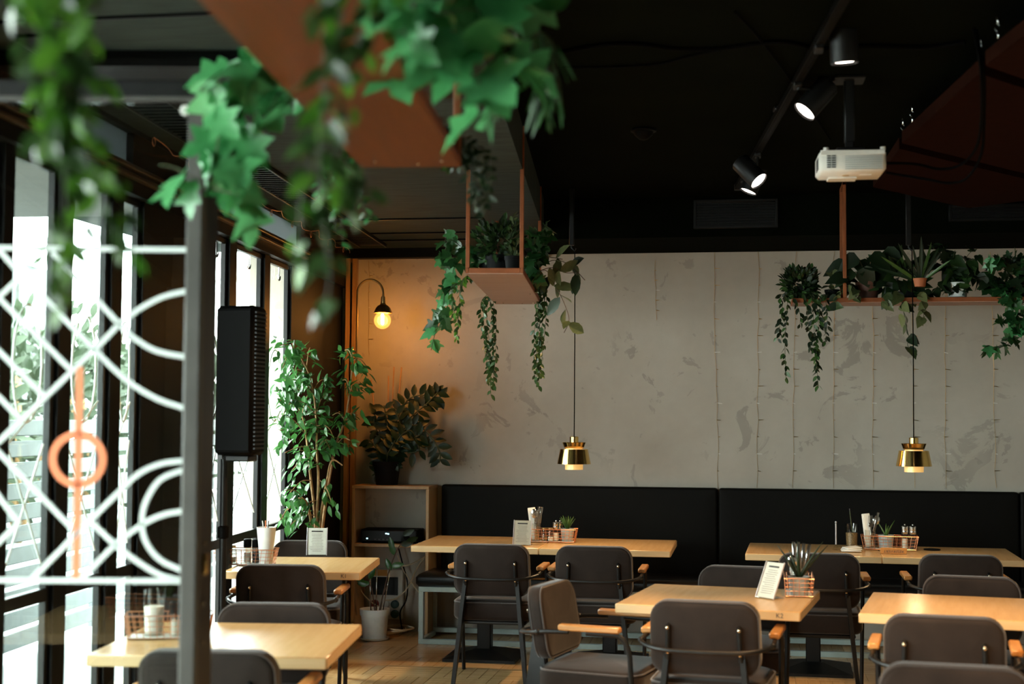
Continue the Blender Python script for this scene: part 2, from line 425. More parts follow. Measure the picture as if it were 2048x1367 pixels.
def spline(pts, per=5):
    pts = [Vector(p) for p in pts]; out = []
    for i in range(len(pts) - 1):
        p0 = pts[max(i - 1, 0)]; p1 = pts[i]; p2 = pts[i + 1]; p3 = pts[min(i + 2, len(pts) - 1)]
        for k in range(per):
            t = k / per
            out.append(0.5 * ((2 * p1) + (p2 - p0) * t + (2 * p0 - 5 * p1 + 4 * p2 - p3) * t * t + (3 * p1 - p0 - 3 * p2 + p3) * t ** 3))
    out.append(pts[-1]); return out
def text_mesh(s, size, depth, material, name='lettering'):
    cu = bpy.data.curves.new(name, 'FONT'); cu.body = s; cu.size = size; cu.extrude = depth; cu.align_x = 'CENTER'; cu.align_y = 'CENTER'
    o = bpy.data.objects.new(name + '_src', cu); COL.objects.link(o)
    dg = bpy.context.evaluated_depsgraph_get()
    me = bpy.data.meshes.new_from_object(o.evaluated_get(dg)); me.materials.clear(); me.materials.append(MATS[material])
    bpy.data.objects.remove(o); return me

# ================================================================== the setting
YW = 10.22                       # back wall
CEIL, BAY, BULK = 3.02, 2.80, 2.75
AX = -math.atan(0.067) + PSI     # the room's long axis (planters, track, bay edge)
WSL = 0.0935                     # window wall's slope in the camera's level frame
WROT = -math.atan(WSL) + PSI
def Wx(D): return -1.285 - WSL * (10.4 - D)
WK = math.sqrt(1 + WSL * WSL)
WORG = Cw(Wx(0), 0, 0)           # origin of the window wall's own frame: local y along the wall, local x into the room
def wl(D): return D * WK

# floor with parquet panels
fl = struct(MB().box((1.0, 3.4, -0.055), (9.4, 15.6, 0.09)).build('floor', 'floor_base'))
def parquet(mname):
    mb = MB(); n = 5; a = 0.36; g = 0.0025; wd = a / n
    for i in range(n): mb.box((0, -a / 2 + wd * (i + .5), 0), (a - g, wd - g * .6, 0.02), bev=0.0012)
    return mb.mesh('parquet_panel', mname, 0)
pm = [parquet('parquet_a'), parquet('parquet_b'), parquet('parquet_c')]
k = 0
for i in range(-9, 13):
    for j in range(14, 29):
        x, y = i * 0.36 + .1, j * 0.36
        p = Vector((x, y, 0)); D = p.dot(HEAD); X = p.dot(RIGHT)
        if D < 4.9 or y > YW - .1 or X / D > 0.42 or X < Wx(D) + .2 or X / D < -0.36 or k >= 300: continue
        k += 1
        o = link('parquet_panel', random.choice(pm), fl, (x, y, -0.0098))
        o.rotation_euler = (0, 0, (math.pi / 2) * ((i + j) % 2))

# back wall
struct(MB().box((1.0, YW + .1, 1.6), (9.4, .2, 3.3)).build('wall_back', 'plaster'))
# right and rear walls (out of view, they close the room)
struct(MB().box((5.6, 3.0, 1.6), (.2, 15, 3.3)).build('wall_right', 'plaster'))
struct(MB().box((1.0, -4.1, 1.6), (9.4, .2, 3.3)).build('wall_front', 'plaster'))
# ceilings
struct(MB().box((1.2, 3.0, CEIL + .05), (9.2, 15, .1)).build('ceiling', 'ceil_black'))
# lowered bay along the windows
e0 = Uy(1098, 500, YW); dirA = Vector((-math.sin(AX), math.cos(AX), 0))
e1 = e0 - dirA * 13.5
bay = [(e0.x, YW), (e1.x, e1.y), (-4.2, e1.y), (-4.2, YW)]
struct(MB().prism(bay, BAY, CEIL).build('ceiling_bay', 'ceil_grey', smooth=0))
# seams of the bay's boards
for v in (37, 438, 466, 480):
    a = Uz(720 if v > 100 else 120, v, BAY); 
    q = struct(MB().box((0, 0, 0), (1.0, .012, .012)).build('trim_1', 'black_paint', loc=(a.x + .28, a.y, BAY - .004)))
    q.rotation_euler = (0, 0, 0)
# bulkhead with air ducts over the back wall
bf = U(1500, 471, 9.22).y
struct(MB().box(((e0.x + 5.5) / 2, (bf + YW) / 2, (BULK + CEIL) / 2), (5.5 - e0.x, YW - bf, CEIL - BULK)).build('trim_2', 'ceil_black'))
# black strip where the bay ceiling meets the back wall
struct(MB().box(((e0.x - 3.2) / 2, YW - .05, BAY - .035), (e0.x + 3.2, .1, .07)).build('trim_3', 'black_paint'))
# black beam across the bay
bm_ = thing('ceiling_beam', 'black boxed beam crossing the low ceiling above the glass partition', 'beam', Cw(-1.3, 5.0, BAY), PSI)
MB().box((0, 0, -.03), (2.2, .45, .06), bev=.004).build('beam_body', 'black_paint', bm_)
MB().box((0, -.235, -.045), (2.2, .02, .03)).build('edge_strip', 'black_paint', bm_)

# ------------------------------------------------------------------ window wall
WTOP, SILL = 2.52, 0.20
panes = [(1.0, 1.9), (2.0, 2.9), (3.0, 3.9), (4.0, 4.97), (5.05, 5.46), (5.58, 5.99), (6.11, 6.36),
         (7.30, 7.69), (7.82, 8.40), (8.52, 9.04)]
wall = thing('wall_left', '', '', WORG, WROT); del wall['label'], wall['category']; struct(wall)
y0, y1 = wl(-4.2), wl(10.7)
MB().box((-.02, (y0 + y1) / 2, SILL / 2), (.12, y1 - y0, SILL)).build('sill_wall', 'dark_wall', wall)
MB().box((-.01, (y0 + y1) / 2, (2.78 + CEIL) / 2), (.12, y1 - y0, CEIL - 2.78)).build('header_wall', 'dark_wall', wall)
for a, b, m_ in ((-4.2, 5.2, 0), (5.2, 6.1, 1), (6.1, 7.3, 0), (7.3, 9.1, 1), (9.1, 10.7, 0)):  # the thin translucent panes imitate the pale reflection on the glossy header
    MB().box((.01, wl((a + b) / 2), 2.69), (.012 if m_ else .07, (b - a) * WK - .004, .18)).build('reflection_pane' if m_ else 'header_panel', 'header_reflection' if m_ else 'brown_gloss', wall, smooth=0)
MB().box((-.01, (y0 + y1) / 2, 2.56), (.10, y1 - y0, .08)).build('header_rail', 'black_paint', wall)
prev = -4.2
for (a, b) in panes + [(10.7, 10.8)]:
    if a - prev > 0.01:
        MB().box((-.02, wl((prev + a) / 2), (SILL + 2.56) / 2), (.05, (a - prev) * WK, 2.56 - SILL)).build('pier', 'black_paint' if a < 10 else 'dark_wall', wall)
    prev = b
# brown mouldings under the header panel
for z, d in ((2.615, .05), (2.585, .035)):
    MB().box((.04 + d / 2, wl(6.2), z), (d, wl(6.0), .018), bev=.003).build('moulding', 'brown_trim', wall)
# glazed windows
MB().box((.05, wl(7.7), SILL + .02), (.12, wl(2.9), .03), bev=.005).build('window_ledge', 'black_paint', wall)
for n, (a, b) in enumerate(panes):
    wn = thing('window_%d' % (n + 1), '', '', WORG, WROT); del wn['label'], wn['category']; struct(wn)
    A, B = wl(a), wl(b); t = .03
    for (yy, zz, dy, dz) in (((A + t / 2), (SILL + WTOP) / 2, t, WTOP - SILL), ((B - t / 2), (SILL + WTOP) / 2, t, WTOP - SILL),
                             ((A + B) / 2, SILL + t / 2, B - A, t), ((A + B) / 2, WTOP - t / 2, B - A, t), ((A + B) / 2, .88, B - A, .05)):
        MB().box((-.025, yy, zz), (.03, dy, dz), bev=.004).build('frame_bar', 'black_metal', wn)
    MB().box((-.03, (A + B) / 2, (SILL + WTOP) / 2), (.006, B - A - .02, WTOP - SILL - .02)).build('pane', 'pane', wn, smooth=0)
    if a > 4.5:
        # etched pattern like the one on the partition: rings and crossing lines
        c = (A + B) / 2; hw = (B - A) / 2 - .05
        ring = [V(-.0255, c + hw * .8 * math.cos(q), 1.75 + .22 * math.sin(q)) for q in [2 * math.pi * i / 20 for i in range(20)]]
        MB().tube(ring, .004, 4, True).build('pattern_line', 'frost', wn)
        for s1, s2, z0, z1 in ((-1, 1, 1.0, 1.45), (1, -1, 1.0, 1.45), (-1, 1, 1.45, 1.62)):
            MB().tube([V(-.0255, c + s1 * hw, z0), V(-.0255, c + s2 * hw, z1)], .004, 4).build('pattern_line', 'frost', wn)
    # sensor hook at the head
    if a > 7:
        MB().tube([V(-.01, (A + B) / 2 + .03 * math.cos(q), WTOP - .09 + .03 * math.sin(q)) for q in [math.pi + math.pi * i / 8 for i in range(9)]], .004, 5).build('catch_hook', 'steel', wn)
        MB().tube([V(-.01, (A + B) / 2, WTOP - .04), V(-.01, (A + B) / 2, WTOP - .12)], .005, 5).build('catch_pin', 'steel', wn)
    # let the sampler know the opening (a light portal, gives no light itself)
    ld = bpy.data.lights.new('portal', 'AREA'); ld.shape = 'RECTANGLE'; ld.size = (B - A); ld.size_y = WTOP - SILL
    ld.cycles.is_portal = True
    lo = bpy.data.objects.new('window_portal', ld); COL.objects.link(lo); lo.parent = wn
    lo.matrix_basis = Matrix.Translation((-.05, (A + B) / 2, (SILL + WTOP) / 2)) @ Matrix(((0, 0, -1), (1, 0, 0), (0, 1, 0))).to_4x4()
# wooden corner post and pipe where the window wall meets the back wall
cpst = thing('corner_post', 'tall wooden corner post beside the brass wall lamp', 'post', Uy(699, 900, YW - .06) * 1, 0)
cpst.location.z = 0
MB().box((-.022, 0, 1.38), (.036, .05, 2.74), bev=.004).build('wood_strip', 'post_wood', cpst)
MB().box((.022, .02, 1.38), (.036, .05, 2.74), bev=.004).build('wood_strip', 'post_wood', cpst)
MB().tube([V(.0, -.012, 2.7), V(.004, -.02, 2.2), V(-.004, -.02, 1.9), V(.003, -.02, 1.7)], .006, 6).build('cable', 'cable_black', cpst)

# perforated linear vent in the bay ceiling along the windows, with a string of fairy lights
vt = thing('ceiling_vent', 'long black perforated air vent along the window side of the ceiling', 'vent', WORG, WROT)
MB().box((.30, wl(7.4), BAY - .006), (.20, wl(5.6), .012)).build('vent_plate', 'black_paint', vt)
for s in (.205, .395):
    MB().box((s, wl(7.4), BAY - .014), (.012, wl(5.6), .02), bev=.002).build('vent_edge', 'black_metal', vt)
for i in range(90):
    MB().box((.30, wl(4.75 + i * .0595), BAY - .016), (.17, .012, .010)).build('vent_slat', 'black_metal', vt, smooth=0)
pts = []
for i in range(60):
    D = 6.2 + i * .07
    pts.append(V(.10 + .02 * math.sin(i * .9), wl(D), BAY - .02 - .03 * abs(math.sin(i * .5))))
fs_ = thing('fairy_light_string', 'thin fairy light wire looping along the ceiling above the windows', 'string lights', WORG, WROT)
MB().tube(pts, .0022, 4).build('wire', 'copper_wire', fs_)
for p in pts[::7]:
    MB().tube([p + V(0, .02 * math.cos(q), -.02 + .02 * math.sin(q)) for q in [2 * math.pi * i / 8 for i in range(8)]], .002, 4, True).build('wire_loop', 'copper_wire', fs_)

# ------------------------------------------------------------------ outside
gd = MB().box((-9, 8, -.15), (13, 44, .1)).build('ground_outside', 'concrete_out'); struct(gd)
cn = thing('window_canopy', 'pale grey canopy over the pavement outside the windows', 'canopy', WORG, WROT)
MB().box((-.75, wl(4.2), 2.66), (1.1, wl(6.6), .08), bev=.01).build('canopy_slab', 'canopy', cn)
for s in (1.2, 4.2, 7.2): MB().box((-.75, wl(s), 2.72), (1.1, .06, .06)).build('canopy_rib', 'grey_profile', cn)

def build_facade(name, label, loc, wd, ht, floors, cols):
    t = thing(name, label, 'building', loc, R(4))
    MB().box((0, 0, ht / 2), (5, wd, ht)).build('facade_wall', 'facade', t)
    fh = ht / floors
    for i in range(floors):
        for j in range(cols):
            yy = -wd / 2 + wd * (j + .5) / cols
            f = MB().box((2.5, yy, fh * i + fh * .55), (.14, wd / cols * .55, fh * .55), bev=.01).build('window', 'canopy', t)
            MB().box((2.56, yy, fh * i + fh * .55), (.06, wd / cols * .46, fh * .47)).build('pane', 'facade_dark', f, smooth=0)
fn = thing('slatted_fence', 'pale horizontal slat fence along the pavement outside', 'fence', Cw(-4.3, 0, -.1), WROT)
for i in range(11): MB().box((0, 17, .12 + i * .145), (.03, 26, .11), bev=.006).build('slat', 'fence_slat', fn)
for i in range(12): MB().box((-.05, 4.5 + i * 2.3, 0.82), (.08, .08, 1.64)).build('fence_post', 'facade_dark', fn)
build_facade('far_building', 'pale low building across the street outside the windows', (-16, 20, -.1), 14, 4.6, 2, 6)

# ------------------------------------------------------------------ glass partition
GD = 3.5
gp = thing('glass_partition', 'framed glass partition with white line pattern and orange ring emblem', 'partition', Cw(0, GD, 0), PSI)
def G(u, v):
    p = U(u, v, GD); return V((p - Vector((0, 0, H))).dot(RIGHT), 0, p.z)
gx = G(390, 700).x; gxl = Wx(GD) + .12
gtop = G(200, 183).z
MB().box((gx, -.01, (gtop + .0225) / 2), (.040, .05, gtop + .0225), bev=.004).build('front_post', 'grey_profile', gp)
MB().box((gx + .0, .095, (gtop + .0225) / 2), (.036, .15, gtop + .0225), bev=.004).build('door_jamb', 'black_metal', gp)
MB().box(((gx + gxl) / 2, -.005, gtop), (gx - gxl, .06, .045), bev=.004).build('top_rail', 'black_metal', gp)
MB().box(((gx + gxl) / 2, -.034, gtop - .024), (gx - gxl, .006, .008)).build('rail_seal', 'grey_profile', gp)
MB().box((gxl - .01, -.005, gtop / 2), (.05, .06, gtop), bev=.004).build('wall_post', 'black_metal', gp)
MB().box(((gx + gxl) / 2, -.005, .05), (gx - gxl, .06, .10), bev=.004).build('bottom_rail', 'black_metal', gp)
MB().box(((gx + gxl) / 2, 0, gtop / 2 + .02), (gx - gxl, .010, gtop - .10)).build('glass_pane', 'partition_glass', gp, smooth=0)
MB().box((gx + .022, .06, G(420, 1132).z), (.012, .03, .05), bev=.003).build('lock_plate', 'brass_dull', gp)
for v in (1090, 1210, 1290): MB().tube([V(gx + .018, .05, G(420, v).z), V(gx + .024, .05, G(420, v).z)], .006, 8).build('screw', 'screw', gp)
MB().tube([V(G(372, 222).x, -.012, G(372, 222).z), V(G(372, 222).x, -.006, G(372, 222).z)], .013, 16).build('round_sticker', 'paper', gp)
def ribbon(px, wpx, mname, name, closed=False, sm=4):
    P = [G(*p) for p in px]
    if len(P) > 2 and not closed: P = spline(P, sm)
    hw = wpx * GD / F / 2; n = len(P); vs = []
    for i, p in enumerate(P):
        a = P[(i - 1) % n] if closed else P[max(i - 1, 0)]; b = P[(i + 1) % n] if closed else P[min(i + 1, n - 1)]
        t = (b - a).normalized(); nn = V(-t.z, 0, t.x)
        for s, yy in ((-1, -.0075), (1, -.0075), (1, -.0052), (-1, -.0052)): vs.append(p + nn * hw * s + V(0, yy, 0))
    fs = []
    for i in range(n if closed else n - 1):
        j = (i + 1) % n
        for k in range(4): fs.append((4 * i + k, 4 * i + (k + 1) % 4, 4 * j + (k + 1) % 4, 4 * j + k))
    MB().add(vs, fs).build(name, mname, gp, smooth=0)
LN = [[(-160, 494), (376, 500)], [(-160, 1158), (366, 1161)],
      [(106, 505), (241, 649), (271, 677), (315, 702), (376, 714)], [(0, 500), (33, 538)],
      [(84, 589), (190, 699), (256, 761), (315, 797), (374, 817)], [(0, 596), (143, 739)], [(-60, 642), (88, 790)], [(-80, 714), (40, 834)],
      [(-60, 940), (190, 699), (241, 647), (285, 615), (329, 593), (376, 582)], [(-30, 622), (33, 563)],
      [(-20, 884), (143, 1053)], [(66, 1156), (146, 1075), (234, 988), (278, 947), (322, 927), (370, 921)],
      [(165, 1156), (234, 1086), (289, 1046), (329, 1028), (369, 1021)], [(187, 1046), (234, 1090), (278, 1123), (322, 1149), (368, 1160)],
      [(369, 939), (322, 958), (293, 1002), (285, 1043), (293, 1083), (322, 1119), (368, 1140)], [(-40, 1123), (40, 1043)], [(-20, 966), (40, 1046)]]
for l in LN: ribbon(l, 10.5, 'frost', 'pattern_line')
ribbon([(157 + 50 * math.cos(q), 918 + 50 * math.sin(q)) for q in [2 * math.pi * i / 40 for i in range(40)]], 15, 'emblem', 'emblem_ring', True)
ribbon([(161, 733), (154, 1156)], 14, 'emblem', 'emblem_bar')

# ================================================================== furniture
def rrect(w_, h_, r, n=6):
    pts = []
    for cx, cy, a0 in ((w_ / 2 - r, h_ / 2 - r, 0), (-w_ / 2 + r, h_ / 2 - r, 90), (-w_ / 2 + r, -h_ / 2 + r, 180), (w_ / 2 - r, -h_ / 2 + r, 270)):
        for i in range(n + 1):
            a = R(a0 + 90 * i / n); pts.append((cx + r * math.cos(a), cy + r * math.sin(a)))
    return pts
def cushion(w_, h_, t, r, e, puff=0.008, fn=None):
    "padded rounded slab: outline in local XY, thickness along local Z"
    mb = MB(); lay = []
    def ring(ins, z): lay.append([(x, y, z) for x, y in rrect(w_ - 2 * ins, h_ - 2 * ins, max(r - ins, .012))])
    for k in (.20, .11): ring(min(k, .45 * min(w_, h_)), -t / 2 - puff * (1 if k == .2 else .7))
    for i in range(5):
        a = R(90 * i / 4); ring(e * (1 - math.sin(a)), -t / 2 + e * (1 - math.cos(a)))
    for i in range(5):
        a = R(90 * i / 4); ring(e * (1 - math.cos(a)), t / 2 - e * (1 - math.sin(a)))
    for k in (.11, .20): ring(min(k, .45 * min(w_, h_)), t / 2 + puff * (1 if k == .2 else .7))
    n = len(lay[0]); vs = [p for l in lay for p in l]; fs = []
    for i in range(len(lay) - 1):
        for k in range(n): fs.append((i * n + k, i * n + (k + 1) % n, (i + 1) * n + (k + 1) % n, (i + 1) * n + k))
    fs.append(tuple(range(n))); fs.append(tuple(range((len(lay) - 1) * n, len(lay) * n)))
    if fn: vs = [fn(Vector(p)) for p in vs]
    return mb.add(vs, fs)

def make_chair():
    t = thing('armchair', 'chair', 'chair')
    BT = .075                                       # backrest: local XY -> x, up; Z -> towards the back
    def bfn(p):
        x, up, d = p.x, p.y, p.z
        return V(x * (1 - .08 * (up + .15)), -.235 - d + .16 * x * x * 2.0 - .17 * up, .665 + up)
    bk = cushion(.455, .31, BT, .075, .028, .006, bfn).build('backrest', 'velvet', t, smooth=180)
    for s in (-1,):
        MB().tube([bfn(V(x, y, s * (BT / 2 - .010) )) for x, y in rrect(.447, .302, .072, 6)], .0042, 6, True).build('piping', 'velvet_pipe', bk)
    MB().tube([bfn(V(x, y, (BT / 2 - .010) )) for x, y in rrect(.447, .302, .072, 6)], .003, 5, True).build('piping', 'velvet_pipe', bk)
    def sfn(p): return V(p.x * (1 - .10 * (-.1 - p.y) * 1.0), p.y + .01, .425 + p.z + (.012 if p.z > .05 else 0) * (1 - (p.x / .24) ** 2))
    st = cushion(.485, .475, .115, .085, .03, .012, sfn).build('seat', 'velvet', t, smooth=180)
    MB().tube([sfn(V(x, y, .048)) for x, y in rrect(.478, .468, .082, 6)], .0042, 6, True).build('piping', 'velvet_pipe', st)
    MB().box((0, .0, .356), (.40, .40, .022), bev=.006).build('seat_frame', 'black_metal', t)
    for s in (-1, 1):
        # rear leg: folded sheet, widest at seat height
        poly = [(-.262, .615), (-.235, .615), (-.185, .42), (-.275, 0), (-.300, 0), (-.285, .42)]
        vs = []; fs = []
        for k, off in enumerate((-.011, .011)):
            for (y, z) in poly: vs.append(V(s * (.215 - .062 * (z / .615)) + off, y, z))
        n = len(poly)
        fs = [tuple(range(n)), tuple(range(n, 2 * n))] + [(i, (i + 1) % n, n + (i + 1) % n, n + i) for i in range(n)]
        MB().add(vs, fs).build('rear_leg', 'black_metal', t)
        # strut up the outside of the backrest with two screws
        q0 = V(s * .156, -.262, .60)
        q1 = bfn(V(s * .150, -.085, BT / 2 + .012)); q2 = bfn(V(s * .146, .055, BT / 2 + .012))
        sm = MB().tube([q0, q1, q2, q2 + V(0, .012, .006)], [.011, .010, .009, .004], 8).build('back_strut', 'black_metal', t)
        for up in (-.055, .045):
            p = bfn(V(s * .148, up, BT / 2 + .022)); MB().ball(p, .0075, 8, 6, (1, .6, 1)).build('screw', 'screw', sm)
        # wooden armrest
        MB().box((s * .268, .035, .668), (.046, .275, .026), bev=.006).build('armrest', 'arm_wood', t)
        # front leg: tube from the armrest end, bent down to the floor
        pts = [V(s * .268, .02, .648), V(s * .268, .135, .646)] + arc(V(s * .268, .15, .646), V(s * .268, .20, .640), V(s * .266, .213, .56), 5) + [V(s * .262, .228, .30), V(s * .258, .25, 0)]
        MB().tube(pts, .0115, 8).build('front_leg', 'black_metal', t)
    # rail round the back
    pts = [V(-.268, -.06, .648), V(-.272, -.16, .645)] + arc(V(-.27, -.21, .64), V(-.24, -.315, .628), V(-.12, -.322, .622), 6) + [V(0, -.325, .62)]
    pts += [V(-p.x, p.y, p.z) for p in pts[-2::-1]]
    MB().tube(pts, .0095, 8).build('back_rail', 'black_metal', t)
    for s in (-1, 1): MB().ball((s * .272, -.20, .641), .0135, 8, 6).build('rail_joint', 'black_metal', t)
    return t
chair0 = make_chair(); register(chair0)
used = [0]
GRP = 'grey-brown velvet armchairs with wooden armrests'
def chair(X, D, rot_cam, label):
    "X, D of the seat centre in the camera's level frame; rot_cam 0 = its back to the camera"
    loc = Cw(X, D, 0); rz = R(rot_cam) + PSI
    if not used[0]:
        used[0] = 1; chair0.location = loc; chair0.rotation_euler = (0, 0, rz); chair0['label'] = label; chair0['group'] = GRP
        return chair0
    return dup(chair0, loc, rz, label, GRP)
def chair_px(u, vtop, rot_cam, label, du=0):
    "place by the middle of the backrest's top edge (0.82 m up)"
    p = Uz(u, vtop, 0.822); X = p.dot(RIGHT); D = p.dot(HEAD)
    a = R(rot_cam); off = .26                       # backrest is off behind the seat centre
    return chair(X - math.sin(a) * off, D + math.cos(a) * off, rot_cam, label)
chair_px(982, 1087, -9.4, 'velvet armchair, back to us, left of two at the aloe wall table')
chair_px(1187, 1091, -9.4, 'velvet armchair, back to us, right of two at the aloe wall table')
chair_px(1638, 1105, -10, 'dark velvet armchair pushed to the wall table with the reservation block, left one')
chair_px(1922, 1108, -10, 'dark velvet armchair pushed to the wall table with the reservation block, right one')
chair_px(1408, 1200, -16, 'velvet armchair seen from behind at the near side of the K2 table')
chair_px(1488, 1130, 163, 'velvet armchair facing us across the K2 table, its menu card in front')
chair(.405, 6.36, -112, 'velvet armchair turned sideways at the left end of the K2 table')
chair_px(1888, 1230, -17, 'velvet armchair seen from behind at the bare table by the right edge')
chair_px(1942, 1150, 163, 'velvet armchair facing us behind the bare table by the right edge')
chair_px(1908, 1326, 165, 'nearest velvet armchair, only its piped backrest top showing at bottom right')
chair_px(560, 1128, -2, 'velvet armchair seen from behind at the K1 window table')
chair_px(622, 1079, 178, 'velvet armchair facing us behind the K1 window table, beside the ficus')
chair_px(552, 1203, 178, 'dark velvet armchair facing us behind the near window table')
chair_px(414, 1298, -3, 'velvet armchair half behind the glass partition post at the near window table')

# ------------------------------------------------------------------ tables
TZ = .75; TT = .042
def make_table(name, label, w_, d_, loc, rz, mark=None, group='oak dining tables'):
    t = thing(name, label, 'table', loc, rz, group)
    top = MB().box((0, 0, TZ - TT / 2), (w_, d_, TT - .002), bev=.003).build('tabletop', 'oak', t)
    for s in (-1, 1):
        MB().box((s * (w_ / 2 + .0006), 0, TZ - TT / 2 - .001), (.0022, d_ - .008, TT - .008)).build('edge_band', 'oak_edge', top)
        MB().box((0, s * (d_ / 2 + .0006), TZ - TT / 2 - .001), (w_ - .008, .0022, TT - .008)).build('edge_band', 'oak_edge', top)
    if mark:
        me = text_mesh(mark, .028, .0004, 'ink', 'number_mark')
        o = link('number_mark', me, top); o.matrix_basis = Matrix.Translation((w_ / 2 - .085, -d_ / 2 - .0020, TZ - TT / 2)) @ Euler((R(90), 0, 0)).to_matrix().to_4x4()
    MB().box((0, 0, TZ - TT - .008), (.40, .40, .012), bev=.002).build('mounting_plate', 'black_metal', t)
    MB().box((0, 0, .37), (.09, .09, .66), bev=.006).build('column', 'black_metal', t)
    b = .235
    vs = [(x * b, y * b, z) for z in (0, .018) for x, y in ((-1, -1), (1, -1), (1, 1), (-1, 1))] + [(x * .06, y * .06, .062) for x, y in ((-1, -1), (1, -1), (1, 1), (-1, 1))]
    fs = [(0, 1, 2, 3), (8, 9, 10, 11)] + [(4 * l + i, 4 * l + (i + 1) % 4, 4 * l + 4 + (i + 1) % 4, 4 * l + 4 + i) for l in (0, 1) for i in range(4)]
    MB().add(vs, fs).build('base_plate', 'black_metal', t, smooth=0)
    return t
def table_px(u, v, corner, w_, d_, rot_cam, **k):
    "corner: (sx, sy) sign of the table corner that is seen at pixel (u, v)"
    rz = R(rot_cam) + PSI; p = Uz(u, v, TZ)
    off = Matrix.Rotation(rz, 3, 'Z') @ V(corner[0] * w_ / 2, corner[1] * d_ / 2, 0)
    return make_table(loc=(p.x - off.x, p.y - off.y, 0), rz=rz, w_=w_, d_=d_, **k)
tA = table_px(822, 1090, (-1, -1), .815, .80, -9.4, name='dining_table', label='left oak table of the pushed-together pair under the left brass pendant')
tA2 = make_table('dining_table', 'right oak table of the pushed-together pair under the left brass pendant', .815, .80, tA.location + V(.819, 0, 0), 0)
tB = table_px(1491, 1106, (-1, -1), .80, .78, -11.5, name='dining_table', label='left oak table of the pair under the right brass pendant')
rB = tB.rotation_euler.z
tB2 = make_table('dining_table', 'right oak table of the pair under the right brass pendant', .80, .78, tB.location + Matrix.Rotation(rB, 3, 'Z') @ V(.804, 0, 0), rB)
tK = table_px(720, 1144, (1, -1), .72, .80, -2, name='dining_table', label='oak window table marked K1 with menu card and wire basket', mark='K1')
tF = table_px(653, 1314, (1, -1), .82, .78, -2.6, name='dining_table', label='near oak window table beside the partition post, sheen of daylight on top')
tD = table_px(1600, 1223, (1, -1), .80, .80, -18, name='dining_table', label='oak table marked K2 in the middle with tilted menu card', mark='K2')
tE = table_px(1718, 1225, (-1, -1), .80, .78, -18.5, name='dining_table', label='bare oak table cut off by the right edge')

# ------------------------------------------------------------------ bench with black upholstery
bx0 = Uz(836, 1287, 0).x; by0 = Uz(836, 1287, 0).y
bx1 = 4.6; byb = YW - .10
bn = thing('bench', 'long black leather wall bench on a pale grey steel frame', 'bench', (bx0, by0, 0))
L = bx1 - bx0; dp = byb - by0; s = .035
MB().box((L / 2, s / 2, s / 2), (L, s, s), bev=.003).build('frame_rail', 'bench_steel', bn)
MB().box((L / 2, dp - s / 2, s / 2 + .02), (L, s, s), bev=.003).build('frame_rail', 'bench_steel', bn)
MB().box((L / 2, s / 2, .375), (L, s, s), bev=.003).build('frame_rail', 'bench_steel', bn)
for xx in (s / 2, L * .5, L - s / 2):
    MB().box((xx, s / 2, .19), (s, s - .004, .34), bev=.003).build('frame_leg', 'bench_steel', bn)
    MB().box((xx, dp - s / 2, .19), (s, s - .004, .34), bev=.003).build('frame_leg', 'bench_steel', bn)
    MB().box((xx, dp / 2, s / 2), (s - .004, dp - 2 * s, s - .004), bev=.003).build('cross_rail', 'bench_steel', bn)
MB().box((L / 2 - .01, dp / 2 - .01, .435), (L + .02, dp + .02, .085), bev=.022).build('seat_pad', 'leather', bn, smooth=60)
# upholstered back panels
xs = [Uy(881, 970, byb - .0).x, Uy(1436, 975, byb).x, Uy(2040, 983, byb).x, 4.9]
for i, nm in enumerate(('left black upholstered bench back panel beside the shelf unit', 'middle black upholstered bench back panel between two seams', 'right black upholstered bench back panel at the picture edge')):
    a, b = xs[i], xs[i + 1]
    o = cushion(b - a - .008, .66, .085, .02, .018, .004).build('back_panel', 'leather_back', smooth=60)
    o.matrix_basis = Matrix.Translation(((a + b) / 2, byb + .05, .745)) @ Euler((R(90), 0, 0)).to_matrix().to_4x4()
    tag(o, nm, 'back panel', 'bench back panels')

# ------------------------------------------------------------------ shelf unit in the corner with receiver
sy = YW - .30; p0 = Uy(704, 970, sy); p1 = Uy(858, 970, sy)
SW = p1.x - p0.x; sh = 1.07
su = thing('shelf_unit', 'open light wooden shelf unit in the corner by the window', 'shelf', (p0.x, sy, 0))
MB().box((SW / 2, .145, sh - .011), (SW, .29, .022), bev=.002).build('top_board', 'oak_shelf', su)
MB().box((SW - .011, .145, (sh - .022) / 2), (.022, .29, sh - .022), bev=.002).build('side_panel', 'oak_shelf', su)
MB().box((.011, .145, (sh - .022) / 2), (.022, .29, sh - .022), bev=.002).build('side_panel', 'oak_shelf', su)
zs = Uy(760, 1087, sy).z
MB().box((SW / 2, .145, zs - .011), (SW - .044, .29, .022), bev=.002).build('shelf_board', 'oak_shelf', su)
rc = thing('av_receiver', 'black audio receiver with blue lights on the corner shelf', 'receiver', (p0.x + .05, sy + .02, zs))
MB().box((.22, .11, .055), (.42, .20, .09), bev=.004).build('case', 'black_plastic', rc)
MB().box((.22, .008, .055), (.40, .006, .075), bev=.002).build('front_panel', 'display_dark', rc)
for xx, zz in ((.06, .035), (.20, .072), (.215, .070)): MB().box((xx, .004, zz), (.011, .004, .008)).build('indicator_light', 'led', rc)
MB().tube([V(.35, .006, .05), V(.35, -.012, .05)], .02, 16).build('volume_knob', 'black_plastic', rc)
for i in range(5): MB().box((.12 + i * .03, .004, .03), (.016, .006, .008), bev=.001).build('button', 'grey_profile', rc)
for xx in (.03, .41):
    for yy in (.04, .18): MB().box((xx, yy, .005), (.03, .03, .010)).build('foot', 'black_plastic', rc)

